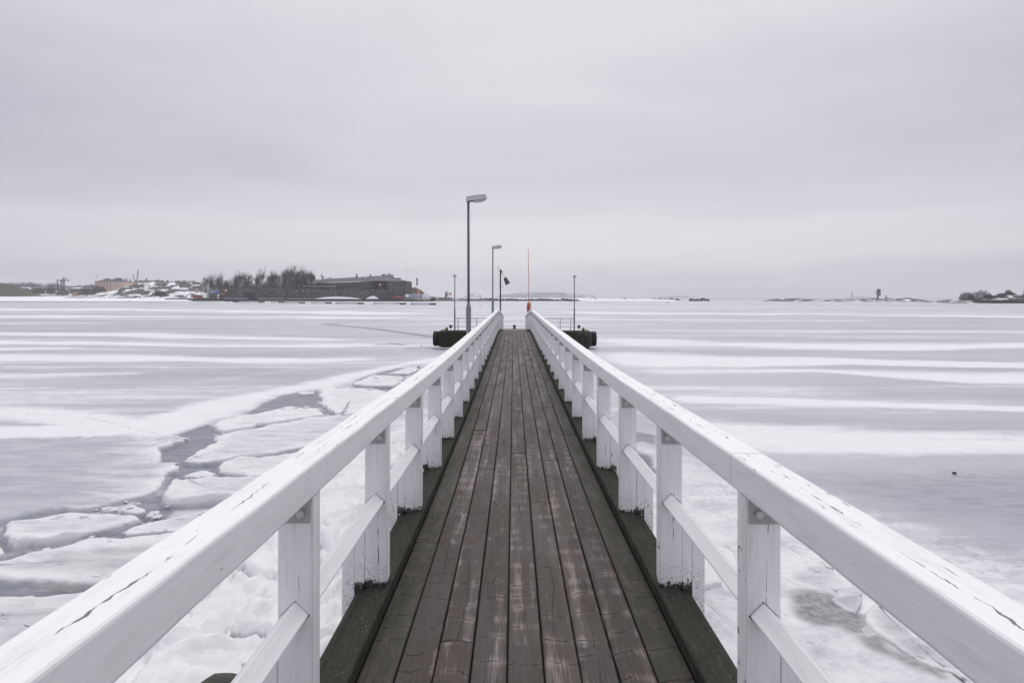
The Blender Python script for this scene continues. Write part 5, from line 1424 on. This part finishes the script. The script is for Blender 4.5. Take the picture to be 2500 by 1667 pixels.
building('low_house', 57, 70, 704, 709, 960, 8, 'white_render', 'snow_cap', 701.5, 'small house with snowy roof in the wood at left', 'house')
building('dock_building', 76, 132, 703, 712, 930, 12, 'brick_dark', 'slate_roof_pale', 699.5, 'long brown dockyard building left of the tall chimney', 'building')
building('dock_building', 172, 214, 704.5, 712, 900, 12, 'brick_dark', 'snow_cap', 701.5, 'brown dockyard building right of the crane', 'building')
o = MB().bar((0, 0, -3), (0, 0, (720 - 682) * 800 / FPX), .85, .62, 12).build('chimney_stack', MAT['brick_dark'], None, P(139.7, 720, 800)); tag(o, 'tall dark brick chimney left of the dockyard crane', 'chimney')
def px_bars(name, base, Y, bars, m, lab, cat, r=.25, grp=None):
    b_ = P(base[0], base[1], Y); e = empty(name, b_); tag(e, lab, cat, grp)
    for nm, a, c in bars:
        q_ = r if len(nm) == 1 else nm[1]
        MB().bar(P(a[0], a[1], Y) - b_, P(c[0], c[1], Y) - b_, q_, q_, 5).build(nm[0], MAT[m], e)
    return e
px_bars('dockyard_crane', (153, 720), 800, [(('leg', .9), (149.5, 720), (150.5, 688)), (('leg', .9), (156, 720), (156, 688)), (('brace', .35), (149.5, 712), (156, 700)), (('brace', .35), (156, 712), (149.5, 700)), (('cabin', 1.7), (147.2, 685.5), (157.5, 685.5)),
        (('mast', .5), (153, 686), (154.7, 676)), (('mast', .35), (158, 686), (154.7, 676)), (('jib', .35), (157, 684), (169.5, 685.6)), (('jib', .25), (156.5, 680), (169.5, 685.2)), (('stay', .2), (154.7, 676), (169.5, 685)), (('brace', .2), (160, 684.4), (161, 681.4)), (('brace', .2), (164, 685), (165, 683.2))],
        'crane_steel', 'dark slewing dockyard crane with a lattice jib pointing right', 'crane')
px_bars('tower_crane', (331, 692), 1150, [(('jib', .42), (323.7, 669), (329.5, 691)), (('jib', .3), (325, 671), (331, 691)), (('jib', .42), (338, 658), (335.2, 690)), (('jib', .42), (336.8, 660), (332, 690)), (('brace', .18), (336.4, 664), (337.3, 668)), (('brace', .18), (337, 668), (335, 674)), (('brace', .18), (335, 674), (336.6, 680))],
        'crane_steel', 'pair of tall crane jibs rising in a V behind the pink house', 'crane', grp='construction cranes')
px_bars('tower_crane', (234, 692), 2400, [(('jib', .8), (238, 668.5), (233.5, 684)), (('mast', .8), (233.5, 684), (232.5, 698))], 'crane_steel', 'single faint crane jib above the left end of the pink house', 'crane', grp='construction cranes')
def tri_sign(px, py0, py1, wpx, Y, lab, up=True):
    s_ = Y / FPX; h = (py1 - py0) * s_; w_ = wpx * s_
    e = empty('day_mark', P(px, py1, Y)); tag(e, lab, 'day mark', 'red and white triangular day marks')
    t = [(-w_ / 2, 0), (w_ / 2, 0), (0, h)] if up else [(0, 0), (w_ / 2, h), (-w_ / 2, h)]
    MB().prism(t, -.08, 0).build('red_board', MAT['sign_red'], e)
    c = (0, h * (.36 if up else .64)); t2 = [(c[0] + (a - c[0]) * .62, c[1] + (b_ - c[1]) * .62) for a, b_ in t]
    MB().prism(t2, -.16, -.085).build('white_triangle', MAT['sign_white'], e)
    MB().bar((0, .1, -2.5), (0, .1, h * .6), .07).build('pole', MAT['crane_steel'], e)
tri_sign(291, 696, 703.5, 6.5, 600, 'white triangular day mark with red sides on the rocky hill')
# bushes and trees in front of the town
for i, (px, pt, pb, wd, lab) in enumerate([(124, 697, 718, 18, 'bare bush at the left end of the snow-roofed shed'), (152, 698, 722, 24, 'wide bare bush under the dockyard crane'), (210, 695, 722, 30, 'large dark bush left of the pink house'),
                                   (236, 694, 721, 18, 'bare bush at the left corner of the pink house'), (249, 696, 721, 16, 'bare bush hiding the front of the pink house'), (391, 708, 724, 26, 'dark bush on the face of the rocky hill'), (60, 700, 716, 26, 'grey bush right of the grassy rampart'), (95, 702, 717, 24, 'grey bush between the rampart and the shed')]):
    bush(px, pt, pb, wd, 745 if px < 300 else 556, lab, 20 + i, k=900, r=.085)
for i, (px, pt) in enumerate([(308, 678), (314, 680)]): tree(px, pt, 700, 12, 900, ('round bare tree right of the pink house roof', 'second bare tree, just right of the one by the pink house roof')[i], i, 'bare trees beside the pink house')

# ------------------------------------------------------------------ fortress
YF = 480.0
s_ = YF / FPX
fq = MB()
a, b_ = P(402, 730, YF - 6), P(1012, 730, YF - 6)
o = MB().box(a.x, b_.x, YF - 6, YF + 40, -.5, 1.62).build('quay', MAT['quay_stone'], None); tag(o, 'long dark stone quay below the fortress wall', 'quay')
for x0, x1 in ((545, 604), (630, 690), (700, 770), (985, 1040)):
    a, b_ = P(x0, 730, YF - 5.5), P(x1, 730, YF - 5.5)
    MB().box(a.x, b_.x, YF - 5.6, YF - 3.5, 1.6205, 1.9).build('snow_strip', MAT['snow_cap'], o, bevel=.08)
def fort_wall(name, px0, px1, p0, p1, Y, depth, m, parent, zb=1.0):
    A, B = P(px0, p0, Y), P(px1, p1, Y); zb = zb if zb > 0 else A.z + zb
    vs_ = [(A.x, Y, zb), (B.x, Y, zb), (B.x, Y + depth, zb), (A.x, Y + depth, zb), (A.x, Y, A.z), (B.x, Y, B.z), (B.x, Y + depth, B.z), (A.x, Y + depth, A.z)]
    off = Vector(parent.location)
    return MB().add([tuple(Vector(v) - off) for v in vs_], [(3, 2, 1, 0), (4, 5, 6, 7), (0, 1, 5, 4), (1, 2, 6, 5), (2, 3, 7, 6), (3, 0, 4, 7)]).build(name, MAT[m], parent)
fort = empty('fortress', (P(770, 730, YF).x, YF, 1.62)); tag(fort, 'dark rubble-stone sea fortress with long slate roofs', 'fortress')
fort_wall('sea_wall', 536, 700, 702, 702.3, YF, 10, 'rubble_stone', fort)
fort_wall('sea_wall', 700.2, 946, 705.4, 706.8, YF + 1, 10, 'rubble_stone', fort)
fort_wall('gate_recess', 597, 622, 714, 714, YF - .3, 1, 'quay_stone', fort)
fort_wall('wall_coping', 535.5, 700, 701.3, 701.6, YF - .3, 1.2, 'brown_bank', fort, -.35)
fort_wall('upper_wall', 770, 946, 692, 685, YF + 14, 14, 'rubble_stone', fort)
fort_wall('bastion', 946.2, 992, 686, 686, YF + 2, 26, 'rubble_stone', fort)
def roof_strip(name, eave, ridge_, dy, m, parent, Y):
    off = Vector(parent.location); E = [P(px, py, Y) - off for px, py in eave]; Rr = [P(px, py, Y + dy) - off for px, py in ridge_]; Bk = [Vector((r.x, r.y + dy, e.z)) for r, e in zip(Rr, E)]
    k = len(E); vs_ = E + Rr + Bk; fs_ = []
    for i in range(k - 1): fs_ += [(i, i + 1, k + i + 1, k + i), (k + i, k + i + 1, 2 * k + i + 1, 2 * k + i)]
    fs_ += [(0, k, 2 * k), (k - 1, 3 * k - 1, 2 * k - 1)]
    return MB().add(vs_, fs_).build(name, MAT[m], parent, fix=True)
rf = roof_strip('roof', [(762, 691), (830, 687.5), (892, 685.5), (945, 685)], [(764, 683.5), (812, 680), (866, 676.8), (935, 672.6)], 9, 'slate_roof', fort, YF + 13.6)
r2 = roof_strip('roof', [(896, 686.5), (918, 685.6), (992.5, 685.9)], [(906, 683), (934, 673), (968, 679.5)], 10, 'slate_roof_pale', fort, YF + 1.4)
off = Vector(fort.location)
a = P(936, 676, YF + 24) - off; MB().box(a.x - .9, a.x + .9, a.y - .8, a.y + .8, a.z - 2, a.z + 2.1).build('chimney', MAT['brick_dark'], rf)
a = P(967.5, 683, YF + 11) - off; MB().box(a.x - 3, a.x + 3, a.y - 1, a.y + 1.5, a.z - 1, a.z + 1.3).build('dormer', MAT['slate_roof'], r2)
for px, py in ((878.5, 679.6), (891, 678.8)):
    a = P(px, py, YF + 18.4) - off; MB().box(a.x - .9, a.x + .9, a.y - .3, a.y + .3, a.z - .35, a.z + .5).build('roof_light', MAT['tarp_white'], rf)
e = building('low_shed', 738, 818, 700.5, 708, YF + 9, 5, 'slate_roof', 'slate_roof_pale', 696.8, 'long low grey shed on top of the fortress wall', 'shed', hip=False)
building('guard_house', 905, 914, 691, 700, YF + 13, 3, 'brick_dark', 'slate_roof_pale', 682, 'small gabled porch in front of the fortress roof', 'porch', hip=False)
tri_sign(551.2, 704.3, 712.3, 9.5, YF - 1.2, 'red triangular day mark with white centre on the fortress wall')
tri_sign(928, 692, 701.5, 6, YF - .6, 'inverted red and white triangular day mark on the bastion', False)
o = MB().box(-1.2, 1.2, 0, .1, 0, .95).build('notice_board', MAT['sign_orange'], None, P(543.5, 719.5, YF - 1.2)); tag(o, 'orange notice board at the left end of the fortress wall', 'sign')
br = empty('bench_rows', P(572, 729.5, YF - 3)); tag(br, 'stacked dark benches with snow lines at the foot of the fortress wall', 'benches')
for i in range(5):
    MB().box(-8.2 + i * .2, 8 - i * .9, i * .5, i * .5 + .4, i * .72, i * .72 + .5).build('bench', MAT['dock_timber'], br)
    MB().box(-8 + i * .2, 7.8 - i * .9, i * .5 + .02, i * .5 + .38, i * .72 + .505, i * .72 + .60).build('snow_strip', MAT['tarp_grey'], br)
px_bars('leaning_mast', (630, 730), YF - 3, [(('mast', .16), (630, 730), (648, 652))], 'crane_steel', 'long thin mast leaning right in front of the bare trees', 'mast')
px_bars('antenna', (993, 690), YF + 20, [(('mast', .07), (992.3, 690), (991.6, 645))], 'wire', 'hair-thin aerial at the right corner of the fortress', 'aerial')
for i, (px, pt, pb, wd, lab) in enumerate([
    (515, 668.5, 716, 32, 'leftmost bare tree beside the white beacon tower'), (531, 667, 716, 34, 'second bare tree from the left, right of the white beacon'), (573, 673, 704, 22, 'small bare tree left of the twin-crowned pair'),
    (585, 661.5, 704, 30, 'left one of two rounded bare trees above the fortress wall'), (598, 663, 704, 30, 'right one of two rounded bare trees above the fortress wall'), (620, 671, 703, 26, 'low bare tree left of the leaning mast top'),
    (641, 656, 703, 34, 'tall bare tree just left of the leaning mast top'), (660, 661, 704, 28, 'bare tree just right of the leaning mast'), (673, 661, 704, 26, 'slim bare tree left of the tallest clump'),
    (690, 652, 704, 34, 'bare tree on the left of the tallest clump'), (706, 647, 704, 42, 'tallest bare tree in the clump'), (723, 649.5, 705, 42, 'bare tree on the right of the tallest clump'),
    (742, 657, 705, 28, 'first bare tree right of the tallest clump'), (758, 658.5, 700, 24, 'bare tree where the fortress roof begins'), (767, 662, 696, 20, 'last dense bare tree above the low roof end'),
    (787, 667.5, 689, 9, 'thin birch-like tree standing over the roof line')]):
    tree(px, pt, pb + (13 if i < 15 else 3), wd * 1.12, 500 + (i % 3) * 6, lab, i)
for i, (px, pt, pb, wd, lab) in enumerate([(548, 684, 706, 18, 'low scrub between the two leftmost trees'), (562, 683, 705, 22, 'grey scrub above the left end of the wall'), (608, 686, 705, 24, 'scrub at the foot of the rounded trees'), (632, 688, 706, 22, 'scrub at the foot of the leaning mast'),
        (655, 686, 706, 26, 'scrub under the slim trees'), (700, 680, 706, 40, 'dense scrub under the tallest clump'), (735, 682, 706, 34, 'dense scrub right of the tallest clump'), (805, 676.5, 684, 20, 'low bush on the long fortress roof line'), (950, 665.5, 681, 20, 'round bare bush behind the fortress chimney')]):
    bush(px, pt - (3 if px < 760 else 0), pb + 4, wd * 1.25, 515 if px < 900 else 520, lab, 60 + i, k=620)
for i, (px, pt, pb, wd, lab) in enumerate([(694, 655, 706, 40, 'twiggy rounded tree filling the left of the tallest clump'), (714, 651, 706, 46, 'twiggy rounded tree in the heart of the tallest clump'), (735, 656, 706, 36, 'twiggy rounded tree filling the right of the tallest clump'),
        (591, 667, 706, 34, 'twiggy crown between the two rounded trees'), (662, 667, 706, 34, 'twiggy crown between the leaning mast and the tallest clump'), (523, 673, 716, 36, 'twiggy crown behind the two leftmost trees'), (752, 664, 704, 34, 'twiggy crown above the start of the fortress roof')]):
    bush(px, pt, pb, wd, 522, lab, 200 + i, k=800, r=.042, grp='bare trees behind the fortress wall')
g = random.Random(77); L = ([], [])
for _ in range(150):
    px = g.uniform(538, 800); b_ = P(px, 704 if px < 700 else 707, YF + 7 + g.uniform(0, 3)); twig_cloud(L, b_, g.uniform(1.2, 2.6), 1.2, g.uniform(.8, 3.0) * (1.5 if px > 735 else 1), 26, g, .07, .8)
for _ in range(40):
    px = g.uniform(740, 812); b_ = P(px, 700, YF + 11 + g.uniform(0, 2)); twig_cloud(L, b_, g.uniform(1.5, 3), 1.2, g.uniform(1.5, 4.6) * (820 - px) / 70, 40, g, .07, 1.0)
me = bpy.data.meshes.new('wall_scrub'); me.from_pydata(L[0], [], L[1])
struct(link('wall_scrub', me, MAT['scrub_dark']), 'stuff', 'dark dry scrub and grass growing along the top of the fortress wall', 'scrub')
off = Vector(fort.location)
for px, py in ((632, 716), (668, 717), (724, 716), (772, 717), (820, 717), (866, 717), (955, 700), (968, 700), (981, 700), (955, 712), (975, 712)):
    a = P(px, py, YF + (0.9 if 700 < px < 946 else 1.9 if px > 946 else -.1)) - off
    MB().box(a.x - .35, a.x + .35, a.y - .12, a.y + .05, a.z - .55, a.z + .55).build('embrasure', MAT['pane'], fort)
conifer(870.7, 665.5, 680, 8, 512, 'left conifer tip above the fortress roof', 1)
conifer(904, 666, 679, 7, 512, 'right conifer tip above the fortress roof', 2)
# quayside things
bt = empty('beacon_tower', P(508, 729, YF - 2)); tag(bt, 'slim pale pointed beacon tower on the quay left of the fortress', 'beacon')
MB().lathe([(1.0, 0), (.72, 6.5), (.66, 9.2)], k=14).build('tower', MAT['beacon_white'], bt)
MB().lathe([(.8, 9.205), (.8, 9.5), (.5, 9.6), (.42, 10.4), (.05, 11.4)], k=14).build('lantern', MAT['beacon_white'], bt)
def covered(px0, px1, pt, pb, Y, m, lab, name='covered_boat', cat='boat', seed=0, depth=3.0):
    s__ = Y / FPX; hw = (px1 - px0) / 2 * s__; h = (pb - pt) * s__
    vs_, fs_ = [], []
    secs = 9
    for i in range(secs):
        t = i / (secs - 1); w_ = math.sin(math.pi * (0.08 + 0.84 * t)) ** .5; hh = h * (0.55 + .45 * w_) * (1 + .12 * math.sin(seed + i * 1.9))
        x_ = -hw + 2 * hw * t
        for (a, c) in ((-.9, 0), (-1, .35), (-.55, .8), (0, 1), (.55, .8), (1, .35), (.9, 0)): vs_.append((x_, a * w_ * depth / 2, c * hh))
    for i in range(secs - 1):
        for j in range(6): fs_.append((i * 7 + j, i * 7 + j + 1, i * 7 + 8 + j, i * 7 + 7 + j))
    fs_ += [tuple(range(7)), tuple(range(secs * 7 - 1, secs * 7 - 8, -1))]
    o = MB().add(vs_, fs_).build(name, MAT[m], None, P((px0 + px1) / 2, pb, Y), smooth=False); tag(o, lab, cat, 'laid-up boats under covers on the quay'); return o
covered(512, 532, 714.5, 728.5, YF - 3.5, 'hull_green', 'dark green boat on the quay by the pale beacon', 'laid_up_boat')
covered(522, 535, 709, 717, YF + 2, 'tarp_blue', 'bright blue tarpaulin heap at the left end of the wall', 'covered_boat')
covered(472, 493, 719.5, 728, YF - 4, 'hull_red', 'red-brown hut-like boat on the small pier', 'laid_up_boat')
covered(958, 986, 723, 729, YF - 4, 'hull_red', 'low red boat at the foot of the bastion', 'laid_up_boat', seed=1)
covered(989, 1000, 718, 726, YF - 2, 'tarp_white', 'white covered boat at the right foot of the bastion', seed=2)
covered(1000, 1032, 716.5, 728, YF - 3.5, 'tarp_grey', 'long grey-blue covered boat left of the red and white pole', seed=3)
covered(1031, 1049, 716.5, 728.5, YF - 4.5, 'tarp_white', 'white covered boat right of the red and white pole', seed=4)
e = empty('striped_pole', P(1022, 729, YF - 7.5)); tag(e, 'red and white striped pole among the covered boats', 'pole')
for i in range(6): MB().bar((0, 0, i * 1.05), (0, 0, i * 1.05 + 1.04), .32, .32, 10).build('band', MAT['sign_white' if i % 2 == 0 else 'sign_red'], e)
e = empty('striped_bollard', P(532, 729, YF - 5)); tag(e, 'stubby red and white striped marker at the left end of the wall', 'marker')
for i in range(3): MB().bar((0, 0, i * .9), (0, 0, i * .9 + .89), .6, .6, 10).build('band', MAT['sign_white' if i % 2 == 0 else 'sign_red'], e)
e = empty('day_beacon', P(1018, 703, YF + 30)); tag(e, 'tall dark slatted beacon on a thin stalk behind the covered boats', 'beacon')
MB().bar((0, 0, -3), (0, 0, 3), .12).build('stalk', MAT['white_steel'], e)
MB().box(-.5, .5, -.4, .4, 2, 7.6).build('board', MAT['crane_steel'], e)
ridge('brown_knoll', [(985, 702), (1000, 702.5), (1014, 703.5), (1026, 707), (1036, 714), (1046, 721), (1060, 727)], YF + 8, 40, 'brown_bank', 1.0, .25, 5, dx=1.0)
def heap(px0, px1, pt, pb, Y, lab, seed):
    o = ridge('snow_heap', [(px0, pb - .3), (px0 * .75 + px1 * .25, pt * .7 + pb * .3), ((px0 + px1) / 2, pt), (px0 * .3 + px1 * .7, pt * .8 + pb * .2), (px1, pb - .3)], Y, 5, 'snow_cap', 1.5, .35, seed, 10, .5)
    del o['kind']; tag(o, lab, 'snow heap', 'ploughed snow heaps on the quay')
heap(765, 885, 723.5, 730, YF - 5, 'long low snow heap on the quay below the fortress', 1)
heap(893, 926, 721.5, 730, YF - 5, 'pointed snow heap on the quay below the bastion', 2)
o = MB().box(P(400, 733, 470).x, P(520, 733, 470).x, 462, 470, -.3, .62).build('jetty', MAT['dock_timber'], None); tag(o, 'low dark jetty running left from the quay', 'jetty')
# floating docks frozen in
for i, (px0, px1, pt, pb) in enumerate([(548, 578, 733.5, 738), (580, 641, 735, 739), (660, 690, 736, 739.4), (690, 741, 736.3, 740.8), (759, 806, 737, 741.2), (818, 885, 738.4, 742.4), (911, 989, 739.8, 743.4), (1003, 1063, 739.9, 744.4)]):
    Y = FPX * EYE / (pb - hor(px0)); q_ = Y / FPX; L = (px1 - px0) * q_
    e = empty('floating_dock', (P((px0 + px1) / 2, pb, Y).x, Y, 0))
    tag(e, ('leftmost', 'second', 'third', 'fourth', 'fifth', 'sixth', 'seventh', 'rightmost')[i] + ' of the snow-drifted floating docks in front of the fortress', 'floating dock', 'floating docks in front of the fortress')
    MB().box(-L / 2, L / 2, .5, 3.2, -.2, .66).build('deck', MAT['dock_timber'], e, bevel=.05)
    MB().prism([(-L / 2 + .2, -.1), (L / 2 - 2.2, -.1), (L / 2 - 2.6, .36), (0, .52), (-L / 2 + 1, .40)], -1.2, .495).build('snow_drift', MAT['snow_cap'], e)
    MB().box(L / 2 - 1.6, L / 2 + .2, -.3, .49, -.1, .42).build('fender', MAT['dock_timber'], e)

# ------------------------------------------------------------------ breakwater and things along it
def rocks(name, px0, px1, Y, hpx, k, lab, seed, snow=True):
    g = random.Random(seed); bm = bmesh.new()
    for _ in range(k):
        px = g.uniform(px0, px1); ed = min(1, min(px - px0, px1 - px) / (.03 * (px1 - px0)) + .15)
        c = Vector(((px - CX) * Y / FPX, Y + g.uniform(-2, 5), 0)); r = g.uniform(.5, 1.15) * ed
        c.z = (g.uniform(0, 1) ** .7) * hpx * Y / FPX * ed * (0.55 + .7 * float(vnoise(np.array([px * .05]), np.array([2.0]), seed)[0])) - r * .4
        mt = Matrix.Translation(c) @ Matrix.Rotation(g.uniform(0, 3), 4, (g.random(), g.random(), g.random() + .1)) @ Matrix.Diagonal((r * g.uniform(.8, 1.7), r, r * g.uniform(.6, 1), 1))
        bmesh.ops.create_icosphere(bm, subdivisions=1, radius=1, matrix=mt)
    me = bpy.data.meshes.new(name); bm.to_mesh(me); bm.free()
    o = link(name, me, MAT['breakwater_rock']); tag(o, lab, 'breakwater', 'stone breakwaters closing the bay'); o['kind'] = 'stuff'; return o
rocks('breakwater', 1040, 1420, 560, 5.2, 620, 'left half of the long low rubble breakwater across the bay', 3)
rocks('breakwater', 1400, 1663, 575, 5.5, 420, 'right half of the long low rubble breakwater, ending in a gap', 4)
rocks('breakwater', 1683, 1735, 600, 5.2, 110, 'short detached piece of rubble breakwater right of the gap', 5)
struct(ridge('snow_bank', [(1040, 728.8), (1200, 729.3), (1420, 728.3), (1560, 729), (1660, 730.5)], 566, 20, 'snow_cap', 0, .3, 9, 8, 3))
ridge('low_spit', [(985, 728), (1010, 725.5), (1040, 724), (1075, 725), (1100, 727), (1150, 729), (1200, 730)], 520, 30, 'low_rock', 0, .4, 15, dx=1.5)
e = empty('notice_sign', P(1099, 727, 530)); tag(e, 'orange sign on a post on the low spit left of the nearest lamp', 'sign')
MB().box(-1, 1, 0, .1, 2.2, 3.8).build('board', MAT['sign_orange'], e); MB().bar((0, .06, -1), (0, .06, 2.3), .08).build('post', MAT['white_steel'], e)
bush(1090, 708, 727, 9, 532, 'tall wispy bush on the low spit', 91, k=160, grp='bare bushes on the shore')
px_bars('flag_pole', (1136, 728), 540, [(('pole', .08), (1136, 728), (1136, 705))], 'wire', 'thin bare pole on the low spit beside the nearest lamp', 'pole')

# ------------------------------------------------------------------ skerries on the right and land on the horizon
ridge('rocky_skerry', [(1868, 735), (1885, 731), (1905, 729), (1930, 728.2), (1950, 729), (1980, 731), (2005, 733.5), (2020, 735)], 585, 40, 'low_rock', 0, .25, 21, dx=1.2)
ridge('rocky_skerry', [(2008, 735), (2030, 732), (2050, 730.5), (2080, 730.5), (2120, 729), (2160, 728.5), (2190, 727), (2205, 726), (2222, 727), (2240, 731), (2260, 735.5), (2275, 737)], 565, 60, 'low_rock', 0, .22, 22, 20, 1.2)
ridge('wooded_point', [(2280, 739), (2300, 737), (2318, 733), (2334, 730), (2350, 730), (2380, 729.5), (2400, 728), (2420, 726), (2432, 722), (2446, 717), (2468, 718), (2480, 721), (2500, 721), (2560, 716), (2700, 712)], 420, 50, 'low_rock', 0, .22, 23, 20, 1.0)
a, b_ = P(2424, 736, 412), P(2640, 736, 412)
o = MB().box(a.x, b_.x, 412, 430, -.5, 2.1).build('sea_wall', MAT['quay_stone'], None); tag(o, 'low dark stone sea wall at the foot of the wooded point', 'wall')
for i, (px, pt, pb, wd, lab) in enumerate([(2361, 711, 731, 28, 'left rounded bare bush on the point at right'), (2396, 706, 730, 40, 'larger rounded bare bush on the point at right'), (2415, 717, 729, 20, 'low bush right of the larger rounded bush'), (2445, 715, 727, 26, 'dark scrub on the knoll above the sea wall'), (2463, 706, 724, 16, 'upright bare bush on the knoll above the sea wall'), (2475, 714, 726, 14, 'small bush at the right side of the knoll')]):
    bush(px, pt, pb + 2, wd * 1.1, 438, lab, 120 + i, k=1100, r=.055)
conifer(2508, 688, 737, 36, 432, 'dark tall conifer cut by the right picture edge', 7)
e = empty('radar_tower', P(2144, 729, 590)); tag(e, 'dark boxy observation tower on the skerry', 'tower')
MB().box(-.9, .1, -.6, .6, -1, 2.6).build('stem', MAT['crane_steel'], e)
MB().box(-.75, 1.75, -1, 1, 2.3, 5.1).build('cabin', MAT['crane_steel'], e, bevel=.1)
MB().box(-.75, 1.75, -1, 1, 5.15, 8.0).build('cabin', MAT['tower_panel'], e, bevel=.1)
MB().bar((-1.8, 0, 4.2), (-1.8, 0, 6.2), .35, .3, 8).build('dish', MAT['crane_steel'], e); MB().bar((-1.8, 0, 5), (-.74, 0, 5), .12).build('arm', MAT['crane_steel'], e)
MB().box(-.3, 1.3, -.6, .6, 8.005, 8.35).build('roof_hatch', MAT['tower_panel'], e)
o = MB().lathe([(.6, -1), (.5, 1.2), (.35, 2.4), (.05, 2.9)], k=10).build('cairn', MAT['crane_steel'], None, P(2164, 728.5, 590)); tag(o, 'small dark marker cairn right of the observation tower', 'cairn')
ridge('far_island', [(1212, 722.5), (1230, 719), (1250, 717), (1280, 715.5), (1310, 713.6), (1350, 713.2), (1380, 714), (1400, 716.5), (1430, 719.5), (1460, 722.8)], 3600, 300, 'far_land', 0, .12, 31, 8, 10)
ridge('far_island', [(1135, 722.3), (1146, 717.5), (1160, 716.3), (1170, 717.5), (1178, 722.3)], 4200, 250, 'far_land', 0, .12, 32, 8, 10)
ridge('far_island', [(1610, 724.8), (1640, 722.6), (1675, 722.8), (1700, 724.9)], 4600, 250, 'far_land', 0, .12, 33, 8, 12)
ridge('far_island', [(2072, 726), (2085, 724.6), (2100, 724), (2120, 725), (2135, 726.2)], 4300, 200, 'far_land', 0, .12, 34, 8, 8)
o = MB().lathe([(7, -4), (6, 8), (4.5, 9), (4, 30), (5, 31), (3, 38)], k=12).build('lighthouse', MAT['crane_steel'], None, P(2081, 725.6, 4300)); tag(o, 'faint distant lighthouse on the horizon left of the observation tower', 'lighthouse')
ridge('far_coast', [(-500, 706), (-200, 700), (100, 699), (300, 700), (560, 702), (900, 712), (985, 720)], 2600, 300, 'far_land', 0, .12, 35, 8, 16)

# ------------------------------------------------------------------ sea air
hz = MB().box(-7000, 7000, -300, 9500, -1.5, 95).build('haze', None)
struct(hz, 'stuff', 'thin grey winter haze over the bay', 'haze')
m = bpy.data.materials.new('haze_air'); m.use_nodes = True; m.node_tree.nodes.clear()
n = NT(m.node_tree)
pv = n.n('ShaderNodeVolumePrincipled'); pv.inputs['Color'].default_value = (0.925, 0.925, 0.935, 1); pv.inputs['Density'].default_value = 0.00022
om = n.n('ShaderNodeOutputMaterial'); n.link(pv.outputs[0], om.inputs['Volume'])
hz.data.materials.clear(); hz.data.materials.append(m)
